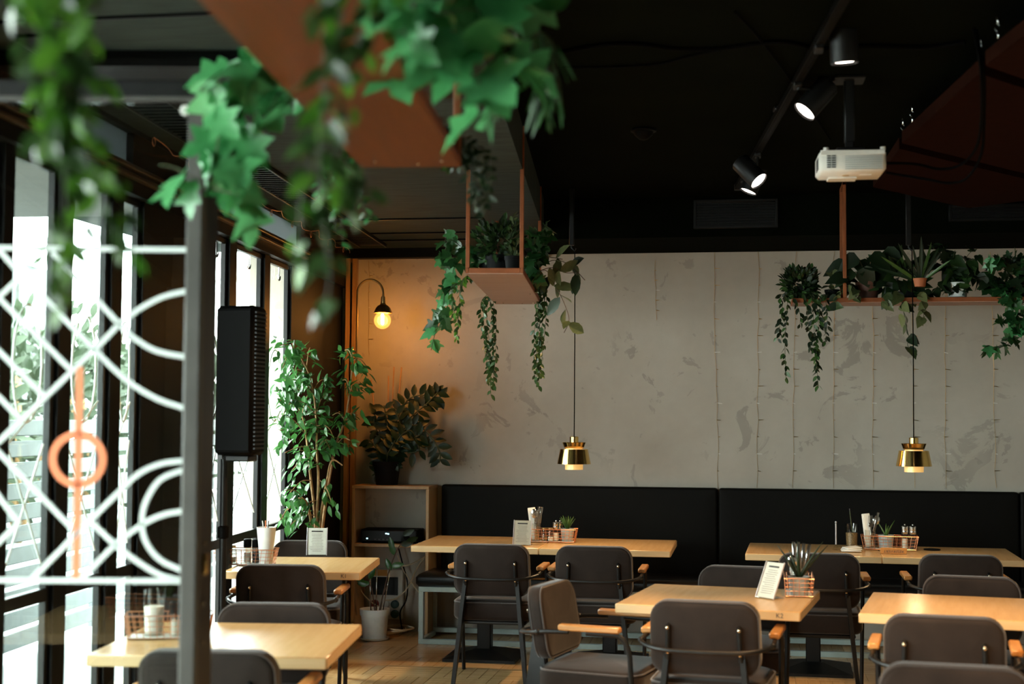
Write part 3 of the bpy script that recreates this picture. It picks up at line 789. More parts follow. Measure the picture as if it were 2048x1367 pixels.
sbp = Uy(745, 1236, YW - .045)
sb = thing('socket_board', 'grey wall-mounted fuse and socket board under the corner shelf', 'socket board', (sbp.x, YW - .045, .08))
MB().box((.10, .02, .19), (.25, .05, .36), bev=.006).build('enclosure', 'grey_box', sb)
MB().box((.09, -.008, .25), (.20, .008, .13), bev=.002).build('fuse_window', 'display_dark', sb)
for i, (xx, zz, mm) in enumerate(((.02, .12, 'red_plastic'), (.10, .12, 'grey_box'), (.17, .12, 'teal_plastic'), (.17, .05, 'teal_plastic'))):
    MB().lathe([(.030, 0), (.030, .02), (.024, .024), (.022, .014)], 14, M=Matrix.Translation((xx, -.004, zz)) @ Euler((R(90), 0, 0)).to_matrix().to_4x4(), cap1=True).build('socket', mm, sb)
MB().box((.06, -.006, .345), (.10, .006, .045)).build('warning_tag', 'yellow_tag', sb)
def cablething(name, label, pts, r, m):
    o = MB().tube(spline(pts, 6), r, 6).build(name, m); tag(o, label, 'cable'); return o
yb = YW - .10
c = lambda u, v, y=yb: Uy(u, v, y)
cablething('power_cable', 'beige cable drooping in a wide curve from the bench end to the socket board', [c(848, 1115), c(832, 1140), c(815, 1175), c(792, 1196), c(770, 1200)], .006, 'cable_beige')
cablething('power_cable', 'beige cable running level from the shelf side towards the socket board', [c(850, 1112, yb - .01), c(820, 1128, yb - .01), c(790, 1132, yb - .01), c(775, 1128)], .006, 'cable_beige')
cablething('power_cable', 'dark cable hanging down past the dry pot plant to the floor', [c(797, 1095), c(806, 1130), c(815, 1165), c(812, 1200), c(800, 1225), c(806, 1265)], .005, 'cable_black')
cablething('power_cable', 'beige cable crossing diagonally behind the dry pot plant', [c(795, 1110), c(810, 1145), c(835, 1180), c(850, 1195)], .005, 'cable_beige')
cablething('power_cable', 'pale cable hanging down beside the window table corner', [c(712, 1090), c(714, 1140), c(722, 1180), c(745, 1205), c(770, 1218)], .005, 'cable_beige')
cl = [Uz(770 + 26 * math.cos(a * .62) + 4 * math.sin(a * 2.1) + a * .9, 1262 + 6 * math.sin(a * .62) - .25 * a, .012 + .0016 * a) for a in [i * .9 for i in range(40)]]
cablething('cable_coil', 'loose coil of beige cable on the floor behind the white pot', cl, .006, 'cable_beige')
cablething('power_cable', 'beige cable lying on the floor towards the bench leg', [Uz(800, 1262, .01), Uz(815, 1258, .01), Uz(832, 1252, .01), Uz(845, 1248, .01)], .006, 'cable_beige')

# ------------------------------------------------------------------ loudspeaker on a pole by the windows
sp = Cw((482 - 1024) / F * 6.62, 6.62, 0)
ls = thing('loudspeaker', 'tall black column loudspeaker on a pole before the windows', 'loudspeaker', sp, PSI + R(-14))
MB().box((0, 0, 1.725), (.19, .15, .69), bev=.016).build('cabinet', 'black_plastic', ls)
MB().box((0, -.078, 1.725), (.165, .008, .65), bev=.003).build('front_grille', 'black_plastic', ls)
for i in range(34): MB().box((.098, .0, 1.412 + i * .019), (.008, .12, .008)).build('side_fin', 'black_metal', ls, smooth=0)
MB().box((0, .02, 1.365), (.12, .10, .03), bev=.006).build('pole_bracket', 'black_metal', ls)
MB().tube([V(-.09, .03, 1.36), V(-.09, .03, .02)], .017, 10).build('pole', 'black_metal', ls)
MB().tube([V(-.09, .03, 1.36), V(-.0, .03, 1.375)], .014, 8).build('pole_arm', 'black_metal', ls)
for z in (1.02, .55): MB().lathe([(.017, -.03), (.027, -.025), (.027, .025), (.017, .03)], 12, (-.09, .03, z)).build('collar', 'black_plastic', ls)
MB().lathe([(.0, .03), (.10, .025), (.16, .012), (.16, 0), (0, 0)], 20, (-.09, .03, 0)).build('foot_disc', 'black_metal', ls)

# ================================================================== lamps and ceiling fittings
def light(name, kind, parent, loc, energy, col, size=.03, spot=None, blend=.5, aim=None):
    ld = bpy.data.lights.new(name, kind); ld.energy = energy; ld.color = col
    if kind in ('POINT', 'SPOT'): ld.shadow_soft_size = size
    if spot: ld.spot_size = R(spot); ld.spot_blend = blend
    o = bpy.data.objects.new(name, ld); COL.objects.link(o); o.parent = parent; o.location = loc
    if aim is not None: o.rotation_euler = Vector(aim).to_track_quat('-Z', 'Y').to_euler()
    return o
def make_pendant(label, u, v0, v1, D):
    p = U(u, v0, D); top = U(u, v1, D).z; b = p.z; s = (top - b) / .225
    t = thing('pendant_lamp', label, 'pendant lamp', (p.x, p.y, b), 0, 'brass pendant lamps over the wall tables')
    k = lambda pr: [(r * s, z * s) for r, z in pr]
    MB().lathe(k([(.030, .182), (.030, .224), (.024, .228), (0.001, .228)]), 28).build('cap', 'brass', t)
    MB().lathe(k([(.030, .182), (.078, .186), (.0805, .188), (.066, .150), (.064, .150), (.076, .184)]), 40).build('collar', 'brass', t)
    MB().lathe(k([(.092, .140), (.112, .043), (.1135, .043), (.094, .142), (.092, .142)]), 48).build('shade', 'brass', t)
    MB().lathe(k([(.094, .1415), (.064, .1405), (.064, .139), (.092, .139)]), 40).build('shade_ring', 'brass_in', t)
    MB().lathe(k([(.058, .005), (.060, .005), (.062, .12), (.060, .12)]), 36).build('inner_ring', 'diffuser', t)
    MB().lathe(k([(.056, .130), (.056, .150), (.050, .152)]), 32).build('neck', 'diffuser', t)
    MB().ball((0, 0, .095 * s), .034 * s, 16, 10).build('bulb', 'bulb_core', t)
    light('pendant_light', 'POINT', t, (0, 0, .03 * s), 10.0, (1, .70, .38), .03)
    light('pendant_glow', 'POINT', t, (0, 0, .146 * s), 1.0, (1, .68, .36), .012)
    zt = CEIL - b; hk = U(u, 500, D).z - b
    MB().tube([V(0, 0, .225 * s), V(.002, 0, .8), V(0, 0, hk)], .0035, 6).build('cord', 'cable_black', t)
    MB().box((-.02, 0, (hk + .03 + zt) / 2), (.03, .03, zt - hk - .03), bev=.003).build('ceiling_rod', 'black_metal', t)
    MB().tube([V(-.02, 0, hk + .04), V(-.02, 0, hk + .015), V(0, 0, hk - .005), V(.006, 0, hk + .012)], .005, 6).build('cord_hook', 'black_metal', t)
    return t
make_pendant('brass pendant lamp hanging nearer the corner, over the aloe table', 1148, 940, 873, 9.0)
make_pendant('brass pendant lamp hanging under the plant shelf, over the reservation block table', 1828, 945, 875, 8.45)

# brass gooseneck wall lamp
D0 = 10.0
wlp = U(713, 725, D0)
wlamp = thing('wall_lamp', 'brass gooseneck wall lamp with glowing globe bulb in the corner', 'wall lamp', wlp, PSI)
k = D0 / F
def S(u, v, y=0): return V((u - 713) * k, y, (725 - v) * k)
neck = [S(713, 725), S(713, 640), S(713, 590)] + [S(739 - 26 * math.cos(q), 585 - 27 * math.sin(q)) for q in [math.pi * i / 14 for i in range(15)]] + [S(765, 594)]
MB().tube(neck, .0075, 8).build('gooseneck', 'brass_dull', wlamp)
for v in (703, 717):
    MB().tube([S(713, v), S(703, v, .03)], .006, 6).build('wall_bracket', 'brass_dull', wlamp)
MB().box(S(703, 710, .04), (.02, .03, .09), bev=.003).build('bracket_plate', 'brass_dull', wlamp)
c = S(765, 0); c.z = 0
MB().lathe([(.001, 0), (.014, 0), (.016, -.01), (.016, -.045), (.020, -.05), (.021, -.058)], 18, S(765, 592)).build('socket', 'brass_dull', wlamp)
MB().lathe([(.021, 0), (.036, -.008), (.052, -.025), (.062, -.050), (.067, -.060), (.063, -.060), (.050, -.028), (.02, -.006)], 28, S(765, 608)).build('dome', 'brass_dull', wlamp)
MB().ball(S(764, 640), .060, 24, 16).build('globe', 'bulb_glass', wlamp, smooth=180)
MB().tube([S(764, 626), S(764, 630), S(764, 646), S(764, 649)], [.006, .012, .012, .004], 8).build('filament', 'filament', wlamp)
light('wall_lamp_light', 'POINT', wlamp, S(764, 640), 13.0, (1, .46, .13), .05)

# track with spot heads
def TX(D): return 1.126 + .067 * (D - 4.81)
tr = thing('light_track', 'black ceiling light track running towards the back wall', 'track', Cw(TX(0), 0, 0), AX)
TZc = 2.985; kk = math.sqrt(1 + .067 ** 2)
MB().box((0, kk * 4.95, TZc + .008), (.036, kk * 7.5, .034), bev=.003).build('rail', 'black_plastic', tr)
for s in (-.010, .010): MB().box((s, kk * 4.95, TZc - .0105), (.003, kk * 7.5, .004)).build('conductor_strip', 'black_plastic', tr)
for d in (1.6, 4.2, 6.6): MB().box((0, kk * d, TZc + .028), (.05, .08, .016), bev=.002).build('mount_clip', 'black_metal', tr)
MB().box((0, kk * 8.72, TZc + .006), (.04, .05, .04), bev=.003).build('end_cap', 'black_metal', tr)
def spot_head(label, lens, D, axis, e, size=42, rl=.046, ln=.155, tgt=None, col=(1, .60, .29)):
    "lens: point of the lens centre, axis: unit vector the lamp shines along"
    a = Vector(axis).normalized()
    t = thing('track_spotlight', label, 'spotlight', lens, 0, 'black cylinder spotlights on the ceiling track')
    rot = a.to_track_quat('-Z', 'Y').to_matrix().to_4x4()
    MB().lathe([(rl * 1.10, -.006), (rl * 1.14, -.002), (rl * 1.14, ln), (rl * 1.02, ln + .006), (.001, ln + .006)], 28, M=rot).build('can', 'black_metal', t)
    MB().lathe([(rl * 1.10, -.006), (rl, .004)], 28, M=rot).build('rim', 'black_metal', t)
    MB().lathe([(.001, .0), (rl * .6, .0), (rl, .003)], 28, M=rot).build('lens', 'lens', t)
    anchor = Cw(TX(D), D, TZc - .01) - Vector(lens)
    back = -a * (ln * .75)
    MB().tube([anchor, V(anchor.x, anchor.y, max(back.z, anchor.z - .07)), back * 1.0 + (anchor - back).normalized() * rl], .009, 8).build('arm', 'black_metal', t)
    MB().box(anchor, (.034, .09, .03), bev=.003).build('track_adapter', 'black_metal', t)
    light('spot_lamp', 'SPOT', t, a * .012, e, col, .04, size, .45, a if tgt is None else (Vector(tgt) - Vector(lens)))
lens1 = U(1689, 124, 5.3); lens2 = U(1610, 222, 6.0); lens3 = U(1517, 361, 7.55); lens4 = U(1497, 382, 8.3)
EN = 250
def aim(p, t): return Vector(t) - Vector(p)
spot_head('nearest track spotlight, black can pointing straight down', lens1, 5.35, (0.05, .10, -1), EN, 62)
spot_head('second track spotlight, black can tilted towards the window side', lens2, 5.95, (-.62, -.22, -.75), EN * 1.2, 78)
spot_head('third track spotlight, black can tilted towards the right tables', lens3, 7.55, (.62, -.35, -.72), EN * .8, 62)
spot_head('farthest track spotlight by the bulkhead with bright lens', lens4, 8.35, (-.42, -.10, -1), EN * .7, 80)
spot_head('added unseen track spotlight above the picture edge over the nearest chair', Cw(TX(4.1) + .06, 4.1, 2.84), 4.05, (.35, .45, -.82), EN * .8, 60)  # unseen head, added for warm light on the right tables and chairs
spot_head('added unseen track spotlight above the picture edge tilted towards the nearest chair', Cw(TX(2.6) - .05, 2.6, 2.84), 2.65, (.10, .70, -.70), EN * 1.0, 55)  # unseen head, added to warm the front of the nearest chair

# projector
pj = thing('projector', 'white video projector hanging upside down from a black ceiling pole', 'projector', U(1700, 330, 6.0), R(2))
W_, Dp, Hh = .275, .215, .095
MB().box((0, 0, 0), (W_, Dp, Hh), bev=.014).build('case', 'white_plastic', pj, smooth=60)
MB().box((0, -Dp / 2 - .001, .034), (W_ - .01, .006, .022), bev=.002).build('top_band', 'white_plastic', pj)
for i in range(6):
    for j in range(2):
        MB().box((-W_ / 2 + .040 + j * .020, -Dp / 2 - .001, -.026 + i * .0095), (.017, .004, .0055)).build('vent_slot', 'display_dark', pj, smooth=0)
for i in range(7): MB().box((.045, -Dp / 2 - .0005, -.034 + i * .009), (W_ * .55, .003, .002)).build('front_rib', 'pot_grey', pj, smooth=0)
for i in range(6):
    for j in range(3): MB().box((-W_ / 2 - .0005, -.06 + j * .035, -.026 + i * .009), (.003, .026, .005)).build('side_slot', 'display_dark', pj, smooth=0)
MB().tube([V(-.02, -.02, -Hh / 2 - .002), V(-.02, -.02, -Hh / 2 + .002)], .014, 14).build('round_badge', 'brass_dull', pj)
MB().box((.06, -.03, -Hh / 2 - .0005), (.05, .025, .003)).build('type_plate', 'paper', pj)
for xx in (-W_ / 2 + .03, W_ / 2 - .012): MB().tube([V(xx, -Dp / 2 + .02, Hh / 2 - .002), V(xx, -Dp / 2 + .02, Hh / 2 + .012)], .011, 12).build('foot', 'white_plastic', pj)
MB().box((-.03, .05, -Hh / 2 - .004), (.12, .08, .008), bev=.002).build('lower_hatch', 'white_plastic', pj)
zc = CEIL - pj.location.z
MB().box((0, .02, .07), (.035, .035, .07), bev=.004).build('ceiling_pole', 'black_metal', pj)
MB().box((0, .02, (.10 + zc) / 2), (.042, .042, zc - .10), bev=.004).build('pole_sleeve', 'black_metal', pj)
MB().box((0, .02, Hh / 2 + .012), (.12, .12, .022), bev=.004).build('mount_plate', 'black_metal', pj)
MB().box((0, .02, zc - .008), (.13, .13, .014), bev=.003).build('ceiling_plate', 'black_metal', pj)

# smoke detector
sd = thing('smoke_detector', 'small round dark smoke detector on the black ceiling', 'smoke detector', Uz(1287, 258, CEIL))
MB().lathe([(.062, 0), (.066, -.006), (.064, -.014), (.050, -.016)], 24, cap0=True).build('base', 'black_plastic', sd)
MB().lathe([(.050, -.014), (.046, -.030), (.022, -.052), (.010, -.056), (.001, -.056)], 24).build('head', 'black_plastic', sd)

# air grilles in the bulkhead
def grille(label, u0, v0, u1, v1):
    a = Uy(u0, v1, bf); b = Uy(u1, v0, bf)
    t = thing('air_grille', label, 'air grille', (a.x, bf - .004, a.z), 0, 'air grilles in the black bulkhead')
    wd, ht = b.x - a.x, b.z - a.z
    MB().box((wd / 2, 0, ht / 2), (wd, .006, ht)).build('back_plate', 'display_dark', t)
    for (x, z, dx, dz) in ((wd / 2, 0, wd, .02), (wd / 2, ht, wd, .02), (0, ht / 2, .02, ht + .02), (wd, ht / 2, .02, ht + .02)):
        MB().box((x, -.006, z), (dx, .018, dz), bev=.003).build('frame_bar', 'black_metal', t)
    for i in range(9): MB().box((wd / 2, -.007, ht * (i + .7) / 9.6), (wd - .02, .012, .006)).build('louvre', 'black_metal', t)
    for i in range(12): MB().box((wd * (i + .5) / 12, -.004, ht / 2), (.004, .006, ht - .01)).build('fin', 'black_metal', t)
grille('rectangular black air grille in the bulkhead left of the projector', 1390, 400, 1553, 455)
grille('black air grille in the bulkhead behind the ceiling panels at right', 1900, 410, 2060, 440)

# felt ceiling panels on chains
def felt(label, pts, chains):
    c = sum((Vector(p) for p in pts), Vector((0, 0))) / len(pts)
    o = Cw(c.x, c.y, 2.85); t = thing('acoustic_panel', label, 'ceiling panel', o, PSI, 'brown felt panels hung below the ceiling')
    MB().prism([(p[0] - c.x, p[1] - c.y) for p in pts], 0, .055).build('felt_board', 'panel_felt', t, smooth=0)
    for q in chains:
        x, y = q[0] - c.x, q[1] - c.y
        MB().tube([V(x + .014 * math.cos(a), y, .066 + .014 * math.sin(a)) for a in [2 * math.pi * i / 10 for i in range(10)]], .0025, 5, True).build('eye_ring', 'steel', t)
        for i in range(3):
            MB().tube([V(x + (.008 * math.cos(a) if i % 2 else 0), y + (0 if i % 2 else .008 * math.cos(a)), .097 + i * .026 + .015 * math.sin(a)) for a in [2 * math.pi * j / 10 for j in range(10)]], .0022, 5, True).build('chain_link', 'steel', t)
felt('farthest brown felt ceiling panel, behind the projector', [(1.84, 6.72), (2.0, 7.84), (2.77, 8.6), (3.35, 7.85), (2.80, 7.60)], [(1.88, 6.80), (2.02, 7.7)])
felt('middle brown felt ceiling panel with a black cable across it', [(1.736, 5.24), (1.815, 6.58), (2.9, 7.58), (2.86, 6.28)], [(1.77, 5.33), (1.84, 6.5)])
felt('nearest brown felt ceiling panel at the top right corner', [(1.70, 4.1), (1.72, 5.12), (2.8, 6.14), (2.75, 5.15)], [(1.74, 5.05)])
o = MB().tube(spline([Cw(1.69, 5.16, 3.0), U(1962, 150, 5.18), U(1962, 250, 5.6), U(1950, 300, 5.8), U(1920, 330, 5.95), U(1880, 338, 6.0), U(1830, 328, 6.02), U(1772, 326, 6.05)], 6), .006, 6).build('projector_cable', 'cable_black')
tag(o, 'black cable swinging from the ceiling to the projector, upper loop', 'cable')
o = MB().tube(spline([Cw(1.705, 5.17, 3.0), U(1968, 152, 5.19), U(1968, 250, 5.62), U(1962, 310, 5.8), U(1935, 355, 5.95), U(1900, 366, 6.0), U(1850, 358, 6.02), U(1772, 345, 6.05)], 6), .006, 6).build('projector_cable', 'cable_black')
tag(o, 'black cable swinging from the ceiling to the projector, lower loop', 'cable')
o = MB().tube(spline([Uz(1108, 108, CEIL - .01), Uz(1190, 92, CEIL - .012), Uz(1270, 88, CEIL - .01), Uz(1350, 97, CEIL - .015), Uz(1440, 97, CEIL - .01), Uz(1560, 84, CEIL - .012), Uz(1640, 98, CEIL - .01), Uz(1740, 92, CEIL - .012), Uz(1850, 95, CEIL - .012), Uz(1930, 84, CEIL - .012)], 5), .009, 6).build('ceiling_cable', 'cable_black')
tag(o, 'black cable wandering across the ceiling past the light track', 'cable')
o = MB().tube(spline([Uz(1120, 136, CEIL - .01), Uz(1300, 130, CEIL - .01), Uz(1380, 112, CEIL - .01), Uz(1440, 100, CEIL - .016)], 5), .006, 6).build('ceiling_cable', 'cable_black')
tag(o, 'thin second ceiling cable left of the light track', 'cable')
o = MB().tube(spline([Uz(1470, 25, CEIL - .008), Uz(1520, 80, CEIL - .008), Uz(1580, 160, CEIL - .008), Uz(1660, 280, CEIL - .008)], 5), .005, 6).build('ceiling_cable', 'cable_black')
tag(o, 'thin black cable running diagonally to the projector pole', 'cable')

# fairy light strings on the back wall
random.seed(11)
for n, (u, v0, v1) in enumerate(((737, 520, 710), (1310, 520, 640), (1427, 503, 975), (1517, 503, 975), (1591, 503, 975), (1667, 503, 975), (1747, 503, 975), (1824, 503, 975), (1890, 503, 975), (1982, 503, 975))):
    a = Uy(u, v0, YW - .006); b = Uy(u + random.uniform(-6, 10), v1, YW - .006)
    lab = ['thin fairy light wire beside the wall lamp', 'short fairy light wire on the plaster right of the left pendant', 'fairy light wire, first of the long ones on the bare plaster',
           'fairy light wire on the plaster left of the trailing shelf plant', 'fairy light wire behind the trailing shelf plant', 'fairy light wire under the plant shelf pole',
           'fairy light wire left of the right pendant cord', 'fairy light wire behind the right pendant cord', 'fairy light wire right of the right pendant', 'last fairy light wire near the right edge'][n]
    t = thing('fairy_light_wire', lab, 'string lights', a, 0, 'fairy light wires on the back wall')
    m = 14 if v1 > 900 else 6; pts = []
    for i in range(m + 1):
        q = (b - a) * (i / m); pts.append(V(q.x + random.uniform(-.007, .007), 0, q.z))
    MB().tube(pts, .0011, 4).build('wire', 'brass_dull', t)
    for i in range(1, m):
        x = random.uniform(.01, .04)
        MB().tube([pts[i], pts[i] + V(x, -.004, random.uniform(-.006, .003))], [.0026, .0015], 5).build('light_bud', 'brass_dull' if i % 3 else 'paper', t)

# ================================================================== plants
random.seed(3)
def fan(outline, fold=.12, mid=None):
    "leaf from a half outline [(x,y)...] base to tip: folded along the midrib"
    ys = [p[1] for p in outline]
    vs = []; fs = []
    n = len(outline)
    for x, y in outline: vs.append((x, y, abs(x) * fold * 2 - .25 * y * y * .5))
    for x, y in outline: vs.append((-x, y, abs(x) * fold * 2 - .25 * y * y * .5))
    for x, y in outline: vs.append((0, y if abs(x) > 0 else y, -.25 * y * y * .5))
    for i in range(n - 1):
        fs.append((2 * n + i, i, i + 1, 2 * n + i + 1)); fs.append((2 * n + i, 2 * n + i + 1, n + i + 1, n + i))
    return vs, fs
OUT = {
    'oval': [(0, 0), (.16, .18), (.24, .42), (.20, .68), (.09, .88), (0, 1)],
    'ficus': [(0, 0), (.14, .14), (.22, .36), (.19, .58), (.09, .80), (0, 1)],
    'heart': [(0, 0), (.24, -.08), (.38, .10), (.36, .36), (.20, .68), (0, 1)],
    'ivy': [(0, 0), (.20, -.14), (.34, -.02), (.26, .12), (.50, .26), (.54, .40), (.28, .42), (.24, .58), (0, 1)],
    'lobed': [(0, 0), (.16, -.16), (.30, -.10), (.46, .10), (.26, .16), (.42, .34), (.58, .56), (.36, .54), (.17, .46), (.21, .72), (0, 1)],
    'strap': [(0, 0), (.025, .15), (.038, .4), (.034, .7), (.02, .9), (0, 1)],
}
LEAF = {}
def leafmesh(kind, m):
    if (kind, m) not in LEAF:
        vs, fs = fan(OUT[kind]); mb = MB(); mb.add(vs, fs)
        LEAF[kind, m] = mb.mesh('leaf', m, 60, merge=True)
    return LEAF[kind, m]
def leaf_matrix(base, d, nrm, size):
    d = Vector(d).normalized(); nrm = Vector(nrm); x = d.cross(nrm)
    if x.length < 1e-4: x = d.orthogonal()
    x.normalize(); z = x.cross(d)
    M = Matrix((x, d, z)).transposed().to_4x4() @ Matrix.Scale(size, 4); M.translation = Vector(base); return M
class Plant:
    def __init__(s, name, label, loc, cat='plant', group=None):
        s.o = thing(name, label, cat, loc, 0, group); s.loc = Vector(loc); s.n = 0; s.stuff = {}
    def leaf(s, kind, m, base, d, nrm, size, small=False):
        M = leaf_matrix(Vector(base) - s.loc, d, nrm, size)
        if s.n >= 290 or small:
            vs, fs = fan(OUT[kind]); s.stuff.setdefault(m, MB()).add(vs, fs, M); return
        s.n += 1
        o = bpy.data.objects.new('leaf', leafmesh(kind, m)); COL.objects.link(o); o.parent = s.o; o.matrix_basis = M
    def stem(s, pts, r, m, name='stem', n=6):
        return MB().tube([Vector(p) - s.loc for p in pts], r, n).build(name, m, s.o, smooth=180)
    def done(s):
        for m, mb in s.stuff.items():
            o = mb.build('foliage', m, s.o, smooth=60, recalc=False); o['kind'] = 'stuff'
        return s
    def pot(s, c, r, h, m, rim=True, soil=True):
        c = Vector(c) - s.loc
        pr = [(.001, 0), (r * .78, 0), (r * .80, .004), (r * .97, h * .80)] + ([(r * 1.04, h * .80), (r * 1.06, h)] if rim else [(r, h)]) + [(r * .96, h), (r * .90, h * .86), (.001, h * .86)]
        p = MB().lathe(pr, 24, c).build('pot', m, s.o, smooth=40)
        if soil: MB().lathe([(r * .91, h * .87), (r * .5, h * .89), (.001, h * .89)], 16, c).build('soil', 'soil', s.o)
        return p
def rnd(a=1.0): return Vector((random.uniform(-a, a), random.uniform(-a, a), random.uniform(-a, a)))
def path_pts(pts, step):
    P = spline(pts, 40); out = [P[0]]; acc = 0
    for i in range(1, len(P)):
        seg = (P[i] - P[i - 1]).length; acc += seg
        if acc >= step: out.append(P[i]); acc = 0
    return out
def strand(pl, pts, kind, m, step, size, r=.0018, droop=.5, spread=1.0, smat='stem_green', jit=.006, small=False, per=2, m2=None):
    "trailing stem with leaves to all sides"
    P = spline([Vector(p) for p in pts], 6)
    pl.stem(P, r, smat)
    Q = path_pts(pts, step)
    for i, p in enumerate(Q):
        t = (Q[min(i + 1, len(Q) - 1)] - Q[max(i - 1, 0)]); t = t.normalized() if t.length > 1e-6 else Vector((0, 0, -1))
        for k in range(per):
            side = rnd(); side = (side - t * side.dot(t))
            side = side.normalized() if side.length > 1e-3 else t.orthogonal()
            d = (side * spread + t * (1 - spread) * .6 + Vector((0, 0, -droop)) + rnd(.15)).normalized()
            nr = (Vector((0, 0, 1)) * .5 - HEAD * .9 + rnd(.7))
            pl.leaf(kind, m if (m2 is None or random.random() < .65) else m2, p + rnd(jit), d, nr, size * random.uniform(.75, 1.2), small)
def bush(pl, c, rad, n, kind, m, size, small=False, up=.4, m2=None):
    c = Vector(c); rad = Vector(rad)
    for i in range(n):
        q = rnd(); q.normalize(); rr = random.uniform(.05, 1.0) ** .55
        p = c + Vector((q.x * rad.x, q.y * rad.y, q.z * rad.z)) * rr
        d = (q + Vector((0, 0, up)) + rnd(.5)).normalized()
        pl.leaf(kind, m if (m2 is None or random.random() < .6) else m2, p, d, -HEAD + Vector((0, 0, .7)) + rnd(.8), size * random.uniform(.7, 1.25), small)

# ------------------------------------------------------------------ hanging plant trays
TRZ = 2.275
def tray(label, X0, D0_, length, wid, axis, board, loops, z=TRZ):
    "X0, D0_: middle of the near end; axis: rotation of the long side"
    t = thing('hanging_tray', label, 'plant tray', Cw(X0, D0_, z), axis, 'copper-framed trays hung from the ceiling')
    MB().box((0, length / 2, .006), (wid - .006, length - .006, .012)).build('board', board, t)
    for s in (-1, 1):
        MB().box((s * (wid / 2 - .008), length / 2, .016), (.016, length, .026), bev=.002).build('edge_bar', 'copper_paint', t)
        yy = .008 if s < 0 else length - .008
        MB().box((0, yy, .016), (wid - .034, .016, .026), bev=.002).build('edge_bar', 'copper_paint', t)
    hh = CEIL - z
    for yl in loops:
        for s in (-1, 1): MB().box((s * (wid / 2 - .010), yl, hh / 2 + .014), (.020, .020, hh - .030), bev=.002).build('hanger_leg', 'copper_paint', t)
        MB().box((0, yl, hh - .011), (wid, .020, .020), bev=.002).build('hanger_bar', 'copper_paint', t)
    for (sx, yy) in ((-.3, length - .1), (.1, length - .06), (.35, length - .1)):
        MB().ball((sx * wid, yy, -.001), .005, 8, 5, (1, 1, .5)).build('screw', 'screw', t)
    return t
AXC = -math.atan(.067)
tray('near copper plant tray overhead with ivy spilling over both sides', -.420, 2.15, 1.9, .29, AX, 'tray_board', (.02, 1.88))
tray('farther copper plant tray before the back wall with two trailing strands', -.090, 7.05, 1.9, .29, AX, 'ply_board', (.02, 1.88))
t3 = U(1584, 600, 8.72)
tr3 = thing('hanging_tray', 'copper plant shelf hanging along the back wall at right', 'plant tray', (t3.x, t3.y, TRZ), 0, 'copper-framed trays hung from the ceiling')
MB().box((.95, .145, .006), (1.89, .284, .012)).build('board', 'ply_board', tr3)
for yy in (.008, .282): MB().box((.95, yy, .016), (1.9, .016, .026), bev=.002).build('edge_bar', 'copper_paint', tr3)
for xx in (.008, 1.892): MB().box((xx, .145, .016), (.016, .258, .026), bev=.002).build('edge_bar', 'copper_paint', tr3)
for xx in (.318, 1.58):
    for yy in (.010, .280): MB().box((xx, yy, (CEIL - TRZ) / 2 + .014), (.022, .020, CEIL - TRZ - .030), bev=.002).build('hanger_leg', 'copper_paint', tr3)
    MB().box((xx, .145, CEIL - TRZ - .011), (.022, .29, .020), bev=.002).build('hanger_bar', 'copper_paint', tr3)

def P1(frac, side, dz=.02):
    "point on the near tray: frac along its length, side -1..1"
    D = 2.15 + 1.9 * frac; X = -.42 + .067 * (D - 2.15) + side * .145
    return Cw(X, D, TRZ + dz)
def P2(frac, side, dz=.02):
    D = 7.05 + 1.9 * frac; X = -.09 + .067 * (D - 7.05) + side * .145
    return Cw(X, D, TRZ + dz)

# --- near tray
pl = Plant('ivy_plant', 'bright green ivy hanging over the left side of the near tray', P1(.68, -.6))
for pts in ([P1(.68, -.7, .1), U(560, 160, 3.28), U(500, 180, 3.23), U(450, 230, 3.18), U(430, 320, 3.18)],
            [P1(.7, -.7, .1), U(570, 180, 3.33), U(540, 220, 3.28), U(480, 270, 3.23), U(440, 350, 3.23)],
            [P1(.68, -.7, .1), U(530, 130, 3.28), U(450, 140, 3.18), U(400, 180, 3.13)],
            [U(470, 300, 3.18), U(450, 350, 3.16), U(430, 375, 3.14), U(480, 390, 3.12)],
            [U(450, 350, 3.18), U(400, 360, 3.18), U(350, 335, 3.18), U(320, 330, 3.18)], [U(470, 300, 3.18), U(450, 370, 3.18), U(420, 380, 3.18)]):
    strand(pl, pts, 'lobed', 'leaf_ivy', .080, .10, .002, .5, .9, per=2, jit=.03)
pl.pot(P1(.68, -.35, .013), .07, .12, 'pot_brown'); pl.done()
pl = Plant('ivy_plant', 'large-leaved ivy hanging over the right side of the near tray', P1(.45, .6))
for pts in ([P1(.45, .7, .08), U(860, 40, 3.0), U(920, 100, 2.95), U(960, 170, 2.95), U(945, 250, 3.0)],
            [P1(.48, .7, .08), U(900, 20, 3.05), U(980, 50, 3.0), U(1010, 110, 3.0), U(1020, 190, 3.05)],
            [P1(.42, .6, .08), U(850, 60, 2.9), U(890, 120, 2.9), U(900, 130, 2.9)],
            [U(900, 0, 2.95), U(1000, -20, 2.9), U(1060, -10, 2.95), U(1100, 30, 3.0)],
            [U(960, 170, 2.95), U(980, 220, 3.0), U(960, 240, 3.0)],
            [U(870, 30, 2.9), U(960, 20, 2.88), U(1040, 70, 2.9)]):
    strand(pl, pts, 'lobed', 'leaf_ivy', .115, .135, .002, .5, .9, per=2, jit=.03)
pl.pot(P1(.45, .35, .013), .075, .12, 'pot_brown'); pl.done()
pl = Plant('trailing_fern', 'dark feathery fern tips right of the near tray ivy', P1(.55, .5))
for k in range(7):
    u = 1060 + k * 9
    strand(pl, [P1(.55, .6, .12), U(1040 + k * 5, 60, 3.2), U(u, 120 + k * 5, 3.25), U(u + 10, 200 + 8 * (k % 4), 3.3)], 'strap', 'leaf_ivy_dark', .05, .085, .0015, .9, .5, per=2)
